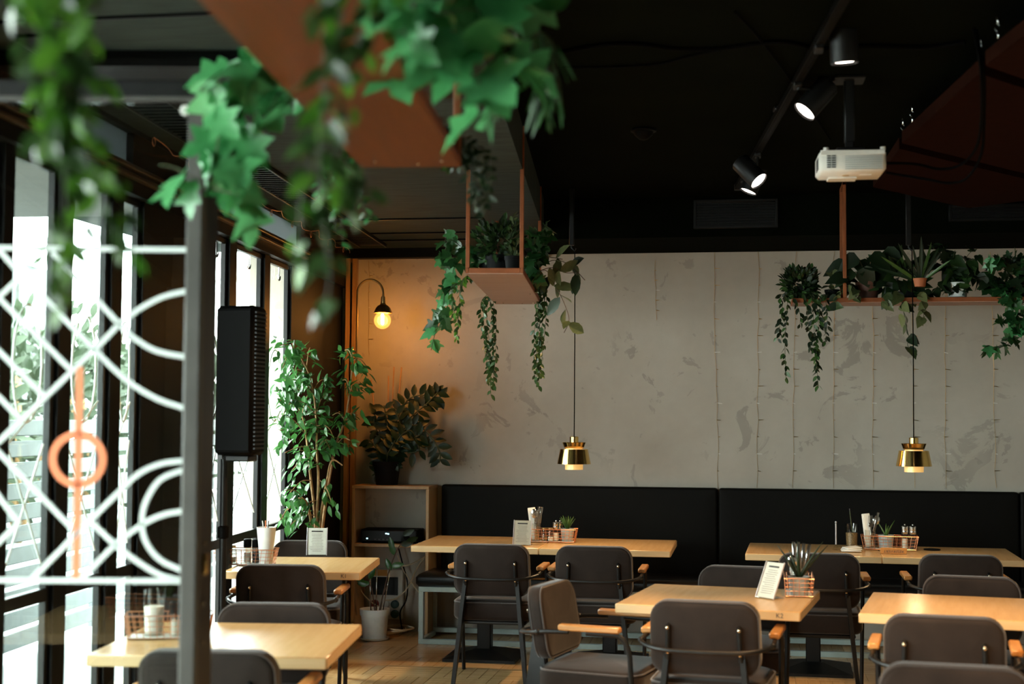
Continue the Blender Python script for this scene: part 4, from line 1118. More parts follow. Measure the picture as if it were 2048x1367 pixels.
pl.pot(P1(.57, .25, .013), .065, .11, 'pot_brown'); pl.done()
pl = Plant('trailing_vine', 'small-leaved vine hanging in strands across the underside of the near tray', P1(.05, .6))
for pts in ([P1(.04, .7, .06), U(690, -60, 2.05), U(680, 60, 2.05), U(650, 200, 2.05), U(640, 330, 2.06), U(650, 450, 2.07), U(660, 560, 2.08), U(640, 655, 2.08)],
            [P1(.05, .5, .06), U(640, -60, 2.08), U(650, 80, 2.08), U(640, 220, 2.1), U(620, 320, 2.1), U(600, 420, 2.12), U(610, 540, 2.12)],
            [P1(.05, .8, .06), U(740, -60, 2.1), U(720, 60, 2.1), U(690, 180, 2.1), U(670, 290, 2.1), U(690, 400, 2.12)],
            [P1(.05, .8, .06), U(780, -60, 2.1), U(770, 10, 2.1), U(740, 90, 2.1), U(720, 130, 2.1)],
            [U(650, 300, 2.08), U(690, 330, 2.1), U(720, 380, 2.12), U(705, 430, 2.12)]):
    strand(pl, pts, 'oval', 'leaf_small', .032, .046, .0016, .6, .8, per=2, jit=.020, m2='leaf_lime')
pl.pot(P1(.06, .3, .013), .07, .11, 'pot_brown'); pl.done()
pl = Plant('trailing_vine', 'lime green vine hanging in the top left corner before the partition', P1(.02, -.85))
for pts in ([P1(.02, -.8, .05), U(130, -60, 1.9), U(120, 80, 1.9), U(140, 250, 1.9), U(130, 380, 1.9), U(130, 480, 1.9), U(125, 590, 1.9)],
            [P1(.02, -.8, .05), U(70, -60, 1.95), U(80, 60, 1.95), U(70, 170, 1.95), U(90, 260, 1.95), U(80, 300, 1.95)],
            [P1(.02, -.8, .05), U(170, -60, 1.88), U(180, 60, 1.88), U(170, 200, 1.9), U(190, 320, 1.92), U(215, 420, 1.92), U(230, 500, 1.92)],
            [P1(.02, -.8, .05), U(110, -50, 1.9), U(120, 100, 1.9), U(110, 200, 1.9), U(135, 330, 1.9)]):
    strand(pl, pts, 'oval', 'leaf_lime', .026, .046, .0016, .7, .8, per=3, jit=.022, m2='leaf_small')
pl.pot(P1(.05, -.45, .013), .07, .11, 'pot_brown'); pl.done()
pl = Plant('trailing_vine', 'pale ivy sprig hanging from the middle of the near tray', P1(.2, .7))
for pts in ([P1(.2, .8, .06), U(800, -30, 2.4), U(800, 40, 2.4), U(820, 80, 2.42), U(830, 100, 2.42)],):
    strand(pl, pts, 'lobed', 'leaf_ivy', .05, .07, .002, .5, .9, per=2, jit=.02)
pl.pot(P1(.22, .5, .013), .05, .10, 'pot_brown'); pl.done()
pl = Plant('creeping_plant', 'small dark creeping plant at the far right corner of the near tray', P1(.98, .6))
for k in range(9):
    strand(pl, [P1(.97, .5, .1), U(925 + 6 * k, 320 - 8 * (k % 3), 4.1), U(930 + 7 * k, 350 + 6 * (k % 4), 4.12), U(945 + 3 * k, 390 + 14 * (k % 4), 4.14)], 'oval', 'leaf_dark', .028, .028, .0013, .4, .9, per=2, small=False)
for k in range(3):
    strand(pl, [P1(.98, .4, .06), U(920 - 10 * k, 330, 4.1), U(900 - 14 * k, 318 + 5 * k, 4.1)], 'oval', 'leaf_small', .03, .028, .0013, .4, .9)
pl.pot(P1(.93, .3, .013), .06, .10, 'pot_brown'); pl.done()
pl = Plant('creeping_plant', 'small-leaved creeping plant at the far left corner of the near tray', P1(.98, -.6))
for k in range(8):
    strand(pl, [P1(.97, -.6, .06), U(700 - 7 * k, 330, 4.0), U(705 - 12 * k + 20 * (k % 3), 375 + 10 * (k % 4), 4.02), U(720 - 16 * k + 30 * (k % 3), 410 + 18 * (k % 5), 4.05)], 'oval', 'leaf_small', .028, .030, .0013, .5, .9, per=2, m2='leaf_ivy')
pl.pot(P1(.93, -.3, .013), .06, .10, 'pot_brown'); pl.done()

# --- farther tray
pl = Plant('ivy_plant', 'ivy with pointed leaves hanging over the left side of the farther tray', P2(.3, -.6))
for pts in ([P2(.3, -.7, .08), U(915, 500, 7.5), U(895, 520, 7.5), U(890, 570, 7.5), U(885, 620, 7.5), U(872, 660, 7.5), U(862, 700, 7.5)],
            [P2(.3, -.7, .08), U(905, 480, 7.5), U(890, 500, 7.5), U(880, 520, 7.5)],
            [P2(.3, -.7, .08), U(912, 530, 7.5), U(905, 570, 7.5), U(895, 610, 7.5), U(880, 650, 7.5)],
            [P2(.3, -.7, .1), U(900, 470, 7.6), U(890, 490, 7.6)]):
    strand(pl, pts, 'ivy', 'leaf_ivy_dark', .06, .078, .002, .6, .8, per=2, jit=.02, m2='leaf_ivy')
for pts in ([P2(.25, -.8, .06), U(925, 560, 7.4), U(918, 620, 7.4), U(914, 680, 7.4)], [P2(.3, -.8, .06), U(910, 570, 7.4), U(905, 600, 7.4), U(912, 640, 7.4)]):
    strand(pl, pts, 'oval', 'leaf_small', .02, .036, .0015, .7, .7, per=2, m2='leaf_lime')
pl.pot(P2(.3, -.35, .013), .07, .12, 'pot_black'); pl.done()
pl = Plant('leafy_shrub', 'small dense green shrub standing in the middle of the farther tray', P2(.2, 0))
bush(pl, P2(.2, 0, .21), (.13, .16, .12), 520, 'oval', 'leaf_small', .040, False, .5, 'leaf_dark')
for k in range(12): pl.stem([P2(.2, 0, .08), P2(.2, random.uniform(-.8, .8), random.uniform(.18, .30))], .002, 'stem_brown')
pl.pot(P2(.2, 0, .013), .075, .12, 'pot_black'); pl.done()
pl = Plant('upright_sprig', 'pale upright sprig in the farther tray beside the hanger leg', P2(.12, .6))
strand(pl, [P2(.12, .6, .08), U(1020, 500, 7.3), U(1024, 460, 7.3), U(1027, 430, 7.3)], 'oval', 'leaf_varieg', .022, .042, .0015, -.5, .7, per=2)
strand(pl, [P2(.12, .6, .08), U(1030, 510, 7.3), U(1034, 480, 7.3)], 'oval', 'leaf_varieg', .022, .042, .0015, -.5, .7, per=2)
pl.pot(P2(.12, .55, .013), .045, .10, 'pot_black'); pl.done()
def trail(name, label, root, u0, v0, u1, v1, D, wpx, potc, n=4, m='leaf_small', size=.042):
    pl = Plant(name, label, root)
    for k in range(n):
        a = (k - (n - 1) / 2) / max(n - 1, 1)
        end = 1 - .16 * abs(a) * 2 - random.uniform(0, .12) * (k > 0)
        pts = [root + V(0, 0, .06), U(u0 + a * wpx * .7, v0, D)]
        for f in (.25, .5, .75, 1.0):
            pts.append(U(u0 + (u1 - u0) * f + a * wpx * (1 - .55 * f) + random.uniform(-3, 3), v0 + (v1 - v0) * f * end, D + random.uniform(-.03, .03)))
        strand(pl, pts, 'oval', m, .026, size, .0014, .75, .75, per=2 if k % 2 else 1, jit=.004)
    pl.pot(potc, .06, .11, 'pot_black'); return pl.done()
trail('trailing_strand_plant', 'trailing small-leaved plant hanging below the left back corner of the farther tray', P2(.92, -.85), 975, 600, 983, 795, 8.75, 32, P2(.90, -.4, .013), 5)
trail('trailing_strand_plant', 'trailing small-leaved plant hanging below the right back corner of the farther tray', P2(.92, .9), 1082, 560, 1076, 802, 8.75, 24, P2(.90, .4, .013), 5)
pl = Plant('rubber_vine', 'broad-leaved brownish vine reaching right from the farther tray across the pendant cord', P2(.6, .7))
for pts in ([P2(.6, .7, .10), U(1085, 530, 8.2), U(1110, 520, 8.2), U(1140, 530, 8.15), U(1170, 560, 8.1)],
            [P2(.6, .7, .10), U(1090, 540, 8.2), U(1110, 570, 8.15), U(1130, 610, 8.15), U(1138, 640, 8.15), U(1128, 665, 8.15)],
            [P2(.62, .7, .10), U(1085, 515, 8.2), U(1105, 515, 8.2), U(1125, 518, 8.2)],
            [P2(.6, .7, .10), U(1100, 535, 8.1), U(1130, 545, 8.1), U(1150, 545, 8.1)]):
    strand(pl, pts, 'oval', 'leaf_varieg', .075, .115, .0022, .45, .8, 'stem_brown', .01, per=2, m2='leaf_dark')
for pts in ([P2(.55, .7, .1), U(1080, 480, 8.0), U(1090, 450, 8.0), U(1100, 440, 8.0)], [P2(.55, .7, .1), U(1085, 490, 8.0), U(1105, 465, 8.0)], [P2(.5, .7, .1), U(1070, 480, 7.9), U(1064, 455, 7.9)], [P2(.5, .7, .1), U(1065, 520, 7.9), U(1075, 545, 7.9), U(1070, 570, 7.9)]):
    strand(pl, pts, 'lobed', 'leaf_ivy_dark', .06, .085, .002, .1, .9, per=2)
pl.pot(P2(.57, .35, .013), .075, .12, 'pot_black'); pl.done()

# --- plant shelf at right
T3 = tr3.location
def P3(x, y=.145, dz=.012): return Vector((T3.x + x, T3.y + y, TRZ + dz))
def px3(u, v, y=.1): return Uy(u, v, T3.y + y)
pl = Plant('boxwood_plant', 'rounded bushy plant with long trailing strands at the left end of the plant shelf', P3(.08))
bush(pl, px3(1600, 565), (.115, .10, .105), 560, 'oval', 'leaf_dark', .038, False, .5, 'leaf_small')
for k, (u0, u1, v1) in enumerate(((1575, 1572, 762), (1565, 1555, 680), (1590, 1600, 650), (1612, 1622, 700), (1625, 1637, 775), (1640, 1632, 740), (1652, 1650, 690), (1630, 1640, 640))):
    pts = [px3(1600, 580), px3(u0 - 4, 590, -.01), px3(u0, 605, -.02), px3((u0 + u1) / 2 + random.uniform(-5, 5), (600 + v1) / 2, -.02), px3(u1, v1, -.02)]
    strand(pl, pts, 'oval', 'leaf_dark', .030, .046, .0015, .7, .75, per=2, m2='leaf_small')
pl.pot(P3(.09), .07, .10, 'pot_black'); pl.done()
pl = Plant('philodendron', 'variegated creeper in a small pot by the shelf hanger leg', P3(.30))
for pts in ([P3(.34, .1, .1), px3(1680, 560), px3(1665, 560), px3(1655, 590)], [P3(.34, .1, .1), px3(1690, 545), px3(1670, 540), px3(1660, 545)], [P3(.34, .1, .1), px3(1700, 570, 0), px3(1712, 580, -.01), px3(1710, 600, -.02)], [P3(.34, .1, .1), px3(1675, 590, 0), px3(1672, 610, -.02), px3(1680, 615, -.02)]):
    strand(pl, pts, 'heart', 'leaf_varieg', .05, .07, .0018, .4, .9, per=2, m2='leaf_dark')
pl.pot(P3(.25), .045, .08, 'pot_black'); pl.done()
pl = Plant('philodendron', 'large dark-leaved philodendron in a brown pot on the plant shelf', P3(.49))
for (u, v, du) in ((1690, 530, -1), (1712, 515, -.3), (1745, 512, .6), (1770, 505, .5), (1705, 545, -.8), (1725, 540, 0), (1735, 525, .3), (1760, 530, 1), (1750, 550, .9), (1690, 555, -1), (1775, 525, 1), (1720, 522, 0)):
    e = px3(u, v, .08 + random.uniform(-.08, .05)); pl.stem(spline([px3(1735, 570, .12), (px3(1735, 545, .12) + e) / 2, e], 4), .0028, 'stem_brown')
    pl.leaf('heart', 'leaf_dark', e, Vector((du, -.2, -.45)) + rnd(.3), -HEAD + Vector((0, 0, .6)) + rnd(.5), .155 * random.uniform(.85, 1.15))
pl.pot(px3(1736, 598, .13) * 1 + V(0, 0, 0), .072, .105, 'pot_brown'); pl.done()
pl = Plant('pothos_plant', 'bushy dark pothos with one strand of heart leaves hanging before the right pendant cord', P3(.75))
bush(pl, px3(1800, 555), (.20, .10, .14), 90, 'heart', 'leaf_dark', .085, False, .1, 'leaf_small')
strand(pl, [px3(1800, 590, -.01), px3(1806, 615, -.02), px3(1812, 650, -.03), px3(1818, 675, -.03), px3(1815, 690, -.03), px3(1826, 702, -.03)], 'heart', 'leaf_varieg', .065, .085, .0018, .6, .8, per=2, m2='leaf_dark')
strand(pl, [px3(1840, 590, -.01), px3(1850, 610, -.02), px3(1845, 640, -.02)], 'heart', 'leaf_varieg', .05, .08, .0018, .6, .8, per=2)
strand(pl, [px3(1770, 590, -.01), px3(1765, 600, -.02), px3(1780, 610, -.02)], 'heart', 'leaf_varieg', .05, .07, .0018, .6, .8, per=2)
pl.pot(P3(.72), .06, .09, 'pot_black'); pl.done()
pl = Plant('sword_fern', 'sword-leaved fern in a terracotta pot in the middle of the plant shelf', P3(.83, .06))
for k in range(15):
    a = R(20 + k * 10.0); b = px3(1840, 565, .02)
    tip = b + V(math.cos(a) * .26 * random.uniform(.6, 1.15), random.uniform(-.12, .05), max(.05, math.sin(a)) * .27 * random.uniform(.75, 1.1))
    d = tip - b; M0 = d.length
    pl.leaf('strap', 'leaf_aloe' if k % 4 == 1 else 'leaf_dark', b, d, -HEAD + rnd(.3), M0 * 1.0)
pl.pot(px3(1840, 573, .0) , .04, .05, 'pot_terracotta'); pl.done()
pl = Plant('pothos_plant', 'spreading dark plant in a white pot on the plant shelf', P3(1.06))
for (a, b) in (((1890, 520), (1860, 490)), ((1900, 520), (1885, 490)), ((1930, 520), (1945, 500)), ((1930, 530), (1965, 510)), ((1925, 540), (1970, 550)), ((1940, 545), (1985, 575)), ((1920, 550), (1960, 560)), ((1890, 560), (1860, 590)), ((1900, 565), (1885, 590)), ((1910, 560), (1920, 580)), ((1905, 530), (1910, 500)), ((1890, 540), (1870, 540))):
    strand(pl, [px3(1915, 570, .12), px3(*a, .1), px3(*b, .06)], 'heart', 'leaf_dark', .055, .085, .0018, .3, .9, per=2, m2='leaf_small')
pl.pot(px3(1915, 594, .13), .068, .088, 'pot_white', rim=False); pl.done()
pl = Plant('grape_ivy', 'fresh green grape ivy trailing over the right end of the plant shelf', P3(1.45))
bush(pl, px3(2020, 555), (.15, .10, .14), 85, 'lobed', 'leaf_ivy_dark', .075, False, .1, 'leaf_dark')
for pts in ([px3(2010, 590, -.02), px3(2015, 610, -.02), px3(2012, 630, -.03), px3(2002, 645, -.03)], [px3(2025, 590, -.02), px3(2030, 620, -.02), px3(2040, 650, -.03), px3(2025, 680, -.03), px3(2000, 695, -.03), px3(1972, 695, -.03)],
            [px3(2035, 640, -.03), px3(2028, 660, -.03), px3(2010, 690, -.03), px3(2012, 705, -.03)], [px3(2040, 600, -.02), px3(2050, 640, -.02), px3(2040, 660, -.02)], [px3(2000, 520, 0), px3(1985, 520, 0), px3(1975, 518, 0)], [px3(2000, 580, -.02), px3(2005, 600, -.02)]):
    strand(pl, pts, 'lobed', 'leaf_ivy_dark', .055, .08, .0018, .4, .9, per=2, m2='leaf_ivy')
pl.pot(px3(2045, 594, .13), .075, .10, 'pot_brown'); pl.done()

# ------------------------------------------------------------------ ficus by the window
random.seed(21)
FD = 8.95
fp = Cw((640 - 1024) / F * FD, FD, 0)
pl = Plant('ficus_tree', 'tall ficus with woody stems and glossy leaves at the last window', fp)
def fx(u, v, dd=0): return U(u, v, FD + dd)
trunks = [[fp + V(0, 0, .70), fx(634, 1040), fx(637, 960), fx(634, 900), fx(632, 830), fx(626, 780), fx(613, 735, -.02), fx(588, 695, -.12)],
          [fp + V(-.01, 0, .70), fx(630, 1030), fx(622, 960), fx(618, 920), fx(612, 870), fx(604, 830, -.03), fx(590, 800, -.10)],
          [fp + V(.01, .01, .70), fx(648, 1030, .05), fx(658, 960, .05), fx(672, 890, .08), fx(690, 840, .1), fx(700, 780, .1), fx(706, 720, .1)],
          [fp + V(.01, -.01, .70), fx(642, 1030), fx(654, 960), fx(664, 920), fx(685, 930)],
          [fp + V(-.02, -.01, .70), fx(622, 1040, -.05), fx(610, 1000, -.08), fx(590, 1000, -.1), fx(575, 1020, -.12)]]
for i, tk in enumerate(trunks):
    P = spline(tk, 5); pl.stem(P, [.011 - .007 * j / (len(P) - 1) for j in range(len(P))], 'bark', 'trunk', 7)
br = []
for (u0, v0, u1, v1) in ((634, 900, 570, 905), (634, 900, 660, 880), (632, 830, 585, 800), (632, 830, 650, 790), (626, 780, 570, 760), (626, 780, 655, 760), (613, 735, 570, 715), (613, 735, 620, 695), (600, 710, 560, 690), (588, 695, 575, 685),
                         (612, 870, 565, 830), (604, 830, 560, 800), (604, 830, 615, 790), (618, 920, 585, 940), (622, 960, 580, 985), (672, 890, 650, 850), (672, 890, 700, 880), (690, 840, 665, 830), (690, 840, 715, 830), (700, 780, 725, 770),
                         (700, 780, 685, 760), (706, 720, 735, 735), (706, 720, 690, 700), (664, 920, 650, 880), (630, 1030, 580, 1050), (634, 1000, 600, 1030), (600, 1000, 560, 1040), (610, 1000, 570, 980), (590, 800, 555, 780), (590, 800, 562, 840), (632, 850, 600, 860), (640, 960, 665, 1010), (637, 930, 600, 900),
                         (620, 760, 590, 740), (590, 700, 565, 735), (580, 880, 560, 860), (600, 780, 575, 800), (620, 880, 640, 850), (630, 800, 610, 760), (595, 760, 565, 780)):
    lean = -.34 * max(0, (612 - u1)) / 50; e = fx(u1, v1, lean + random.uniform(-.06, .10)); s0 = fx(u0, v0, -.30 * max(0, 605 - u0) / 50); mid = (s0 + e) / 2 + V(0, 0, .03)
    P = spline([s0, mid, e], 4); pl.stem(P, .003, 'bark', 'branch', 5)
    for q in range(17):
        f = .10 + .98 * q / 16; p = s0.lerp(e, f) + rnd(.045)
        d = (e - s0).normalized() * .5 + rnd(.8) + V(0, 0, -.6)
        pl.leaf('ficus', 'leaf_ficus', p, d, -HEAD * .4 - RIGHT * .5 + V(0, 0, .8) + rnd(.6), .075 * random.uniform(.7, 1.25))
pl.pot(fp, .12, .74, 'pot_black'); pl.done()

# ------------------------------------------------------------------ ZZ plant on the corner shelf
ZD = U(790, 965, 10.1); zp = Vector((p0.x + .22, YW - .16, sh))
pl = Plant('zz_plant', 'dark glossy zamioculcas with arching stems on the corner shelf', zp)
zy = YW - .16
def zx(u, v, y=zy): return Uy(u, v, y)
stems = [[(778, 930), (772, 880), (790, 845), (815, 800), (845, 790), (880, 795)], [(778, 930), (785, 880), (815, 840), (850, 810), (875, 785)],
         [(782, 930), (800, 870), (830, 850), (860, 870), (880, 905), (878, 925)], [(780, 930), (795, 880), (820, 860), (833, 880), (838, 900), (815, 905)],
         [(775, 930), (765, 880), (755, 850), (750, 830), (745, 850)], [(775, 930), (780, 890), (775, 850), (768, 810)], [(778, 930), (790, 900), (800, 850), (790, 820)],
         [(778, 930), (775, 910), (785, 890), (790, 880)], [(772, 930), (770, 920), (775, 925), (765, 945)], [(775, 935), (790, 905), (775, 930), (745, 950)], [(772, 930), (755, 900), (740, 880), (735, 890)], [(780, 930), (800, 890), (820, 880), (840, 870)]]
for i, s_ in enumerate(stems):
    yv = zy - .02 - .025 * (i % 4)
    pts = [Vector(zp) + V(0, 0, .12)] + [zx(u, v, yv) for u, v in s_[1:]]
    P = spline(pts, 5); pl.stem(P, .005, 'stem_green')
    Q = path_pts(pts, .047)
    for j, p in enumerate(Q[1:]):
        t = (Q[min(j + 2, len(Q) - 1)] - Q[j]); t = t.normalized() if t.length > 1e-5 else V(0, 0, 1)
        up = Vector((0, -1, .1)).cross(t).normalized()
        for s in (-1, 1):
            pl.leaf('oval', 'leaf_zz', p, t * .55 + up * s + rnd(.15), -HEAD + V(0, 0, .5) + rnd(.3), .098 * random.uniform(.85, 1.15))
pl.pot(zp, .10, .17, 'pot_black')
for (u, v0, v1) in ((742, 759, 830), (777, 751, 860), (788, 733, 880), (803, 734, 850)):
    a = zx(u, v0, zy + .02); b = Vector((zp.x + (a.x - zp.x) * .4, zp.y + .01, zp.z + .15))
    pl.stem([a, b], .005, 'stake', 'support_stick')
pl.done()

# ------------------------------------------------------------------ dry plant in the white pot on the floor
dpp = Uz(749, 1278, 0)
pl = Plant('potted_plant', 'leggy plant with a few leaves in a white plastic pot on the parquet', dpp)
pl.pot(dpp, .100, .215, 'pot_white')
MB().lathe([(.06, 0), (.095, .004), (.105, .018), (.10, .018), (.085, .008)], 24).build('saucer', 'pot_white', pl.o)
dy = dpp.y
for (u, v, u2) in ((740, 1140, 742), (754, 1132, 752), (781, 1135, 765)):
    a = Uy(u, v, dy); pl.stem([Vector((Uy(u2, 1225, dy).x, dy, .18)), a], .004, 'steel', 'support_rod'); pl.o
for s_ in ([(757, 1225), (768, 1180), (780, 1135), (800, 1090), (822, 1085)], [(750, 1225), (745, 1185), (738, 1160)], [(760, 1225), (766, 1190), (775, 1170)]):
    pts = [Vector((Uy(s_[0][0], 1225, dy).x, dy, .18))] + [Uy(u, v, dy - .01) for u, v in s_[1:]]
    P = spline(pts, 5); pl.stem(P, .004, 'stem_brown')
for (u, v, dx, dz) in ((789, 1110, -.3, 1), (786, 1100, -.25, 1), (783, 1140, -.5, 1), (782, 1132, .9, .2), (800, 1088, 1, .1), (812, 1082, 1, .3), (805, 1070, .8, .4), (740, 1165, -1, -.1), (736, 1168, -.8, .3), (738, 1158, .4, .8)):
    pl.leaf('oval', 'leaf_zz' if u > 795 else 'leaf_ficus', Uy(u, v, dy - .01), (dx, -.1, dz), -HEAD + rnd(.3), .095)
pl.done()

# ------------------------------------------------------------------ hedge shrubs outside
random.seed(5)
for n, (X, D, hh, lab) in enumerate(((-6.6, 15.0, 2.9, 'leafy shrub outside, left one behind the partition glass'), (-6.4, 18.6, 3.1, 'leafy shrub outside, second behind the partition glass'), (-6.2, 21.2, 2.9, 'leafy shrub outside, third behind the partition glass'),
                                     (-5.8, 24.5, 3.0, 'leafy shrub outside seen through the far windows'), (-4.9, 28.0, 3.2, 'farthest leafy shrub outside the last window'))):
    q = Cw(X, D, -.1); pl = Plant('hedge_shrub', lab, q, 'shrub', 'shrubs on the street outside')
    bush(pl, q + V(0, 0, hh * .55), (1.5, 1.5, hh * .5), 1100, 'oval', 'leaf_hedge', .22, True, .2)
    for k in range(5): pl.stem([q, q + V(random.uniform(-.5, .5), random.uniform(-.5, .5), hh * .7)], .04, 'bark', 'trunk')
    pl.done()

# ================================================================== things on the tables
def tpos(tab, x, y): return tab.matrix_basis @ V(x, y, TZ)
def on_table(u, v): return Uz(u, v, TZ + .001)
ZT = TZ + .001
def wire_basket(label, loc, rz, L_=.30, W_=.125, Hh=.085):
    t = thing('wire_basket', label, 'basket', loc, rz, 'copper wire baskets on the tables')
    def ring(z, f): return [V(x * L_ / 2 * f, y * W_ / 2 * f, z) for x, y in ((-1, -1), (1, -1), (1, 1), (-1, 1))]
    MB().tube(ring(Hh, 1.05), .0026, 6, True).build('rim', 'copper_wire', t)
    MB().tube(ring(.004, .95), .0024, 6, True).build('base_ring', 'copper_wire', t)
    for f in (.28, .52, .76): MB().tube(ring(.004 + (Hh - .004) * f, .95 + .10 * f), .0013, 4, True).build('wire_hoop', 'copper_wire', t)
    for i in range(12):
        for s in (-1, 1):
            x = -L_ / 2 + L_ * (i + .5) / 12; MB().tube([V(x * .95, s * W_ / 2 * .95, .004), V(x * 1.05, s * W_ / 2 * 1.05, Hh)], .0012, 4).build('upright_wire', 'copper_wire', t)
    for i in range(5):
        for s in (-1, 1):
            y = -W_ / 2 + W_ * (i + .5) / 5; MB().tube([V(s * L_ / 2 * .95, y * .95, .004), V(s * L_ / 2 * 1.05, y * 1.05, Hh)], .0012, 4).build('upright_wire', 'copper_wire', t)
    MB().box((0, 0, .003), (L_ * .93, W_ * .93, .003)).build('base_mat', 'paper', t)
    return t
def drinking_glass(label, loc, r=.036, h=.125, cont=None, name='drinking_glass'):
    t = thing(name, label, 'glass', loc)
    MB().lathe([(.001, 0), (r * .86, 0), (r, h), (r * .94, h), (r * .80, .008), (.001, .008)], 20).build('glass_wall', 'clear_glass', t)
    if cont: MB().lathe([(.001, .009), (r * .80, .009), (r * .90, h * .62), (.001, h * .62)], 20).build('contents', cont, t)
    return t
def cutlery(name, label, base, tip, kind, grp):
    base, tip = Vector(base), Vector(tip); t = thing(name, label, 'cutlery', base, 0, grp); d = tip - base; Lg = d.length
    z = d.normalized(); x = (RIGHT - z * RIGHT.dot(z)).normalized(); y = z.cross(x)
    M = Matrix((x, y, z)).transposed().to_4x4()
    mb = MB()
    if kind == 'knife':
        MB().prism([(-.009, 0), (.009, 0), (.010, Lg * .45), (-.006, Lg * .45)], -.001, .001, M @ Matrix(((1, 0, 0, 0), (0, 0, 1, 0), (0, 1, 0, 0), (0, 0, 0, 1)))).build('blade', 'steel', t)
        MB().box((0, 0, Lg * .72), (.016, .008, Lg * .56), M, bev=.003).build('handle', 'steel', t)
    elif kind == 'fork':
        MB().box((0, 0, Lg * .32), (.008, .004, Lg * .64), M, bev=.0012).build('handle', 'steel', t)
        MB().box((0, 0, Lg * .70), (.026, .003, Lg * .14), M, bev=.0012).build('fork_head', 'steel', t)
        for k in range(4): MB().box((-.0105 + k * .007, 0, Lg * .88), (.0032, .0025, Lg * .24), M).build('tine', 'steel', t)
    else:
        MB().box((0, 0, Lg * .35), (.008, .004, Lg * .70), M, bev=.0012).build('handle', 'steel', t)
        MB().ball((0, 0, Lg * .86), .022, 12, 8, (1, .25, 1.45), M).build('spoon_bowl', 'steel', t)
    return t
def napkin_roll(label, base, tip, w_=.05):
    base, tip = Vector(base), Vector(tip); d = tip - base; z = d.normalized(); x = (RIGHT - z * RIGHT.dot(z)).normalized(); y = z.cross(x)
    M = Matrix((x, y, z)).transposed().to_4x4(); Lg = d.length
    t = thing('folded_napkin', label, 'napkin', base, 0, 'folded napkins in the cutlery glasses')
    MB().box((0, 0, Lg / 2), (w_, .010, Lg), M, bev=.003).build('fold', 'napkin', t)
    MB().box((.004, -.006, Lg / 2 - .004), (w_ * .8, .006, Lg - .008), M, bev=.002).build('inner_fold', 'napkin', t)
    return t
def grinder(label, loc, fill, black=False, h=.13):
    t = thing('spice_grinder', label, 'grinder', loc, 0, 'salt and pepper grinders in the table baskets'); r = .021
    MB().lathe([(.001, 0), (r, 0), (r, h * .62), (r * .9, h * .62), (r * .9, .004), (.001, .004)], 18).build('glass_body', 'clear_glass', t)
    MB().lathe([(.001, .005), (r * .86, .005), (r * .86, h * .42), (.001, h * .42)], 16).build('filling', fill, t)
    MB().lathe([(r * .98, h * .62), (r * 1.04, h * .64), (r * 1.06, h * .92), (r * .8, h * .95), (.001, h * .95)], 18).build('grinding_head', 'black_plastic' if black else 'steel', t)
    if not black:
        MB().ball((0, 0, h * 1.0), .006, 8, 6).build('knob', 'steel', t)
        MB().lathe([(r * 1.07, h * .70), (r * 1.07, h * .76)], 18).build('steel_band', 'steel', t)
    return t
def jar(label, loc, fill, h=.075, r=.026):
    t = thing('glass_jar', label, 'jar', loc); 
    MB().lathe([(.001, 0), (r, 0), (r, h * .75), (r * .8, h * .85), (r * .8, h), (r * .72, h), (r * .9, h * .7), (r * .9, .004), (.001, .004)], 18).build('glass_body', 'clear_glass', t)
    MB().lathe([(.001, .005), (r * .86, .005), (r * .86, h * .38), (.001, h * .38)], 16).build('filling', fill, t)
    MB().lathe([(r * .84, h), (r * .84, h + .01), (.001, h + .012)], 18).build('lid', 'brass_dull', t)
def table_pot(label, loc, leaves, r=.045, h=.085, lm='leaf_aloe'):
    pl = Plant('potted_succulent', label, loc, 'plant', 'small potted plants in the table baskets')
    pl.pot(loc, r, h, 'pot_grey', rim=False)
    for (a, ln, lean, kind) in leaves:
        b = Vector(loc) + V(0, 0, h * .88)
        d = V(math.cos(a) * lean, math.sin(a) * lean, 1)
        n_ = 6; pts = [b + d * ln * q / n_ + V(math.cos(a), math.sin(a), 0) * .10 * ln * (q / n_) ** 2 for q in range(n_ + 1)]
        MB().tube([p - Vector(loc) for p in pts], [(.007 if kind == 'aloe' else .009) * (1 - .88 * (q / n_) ** 1.5) for q in range(n_ + 1)], 6).build('leaf', lm, pl.o, smooth=180)
    return pl.done()
def menu_holder(label, loc, rz, w_=.105, h=.15, lean=14, paper='paper', nl=12):
    t = thing('menu_holder', label, 'menu card', loc, rz, 'menu cards in clear stands')
    M = Euler((R(-lean), 0, 0)).to_matrix().to_4x4()
    MB().box((0, .004, h / 2 + .004), (w_, .002, h), M).build('card', paper, t, smooth=0)
    MB().box((0, .0, h / 2 + .004), (w_ + .008, .003, h + .006), M).build('clear_sleeve', 'clear_glass', t, smooth=0)
    for s in (-1, 1): MB().box((s * (w_ / 2 + .004), .002, h / 2 + .004), (.005, .007, h + .006), M, bev=.001).build('sleeve_edge', 'acrylic_edge', t)
    MB().box((0, .035, .003), (w_ + .008, .08, .004), bev=.001).build('stand_foot', 'clear_glass', t)
    MB().box((0, .0022, h * .90), (w_ * .62, .0012, .008), M).build('headline_print', 'ink', t, smooth=0)
    random.seed(len(label))
    for i in range(nl): MB().box((random.uniform(-.004, .004), .0023, h * (.80 - .70 * i / nl)), (w_ * random.uniform(.45, .78), .0010, .0022), M).build('text_line', 'ink_soft', t, smooth=0)
    return t
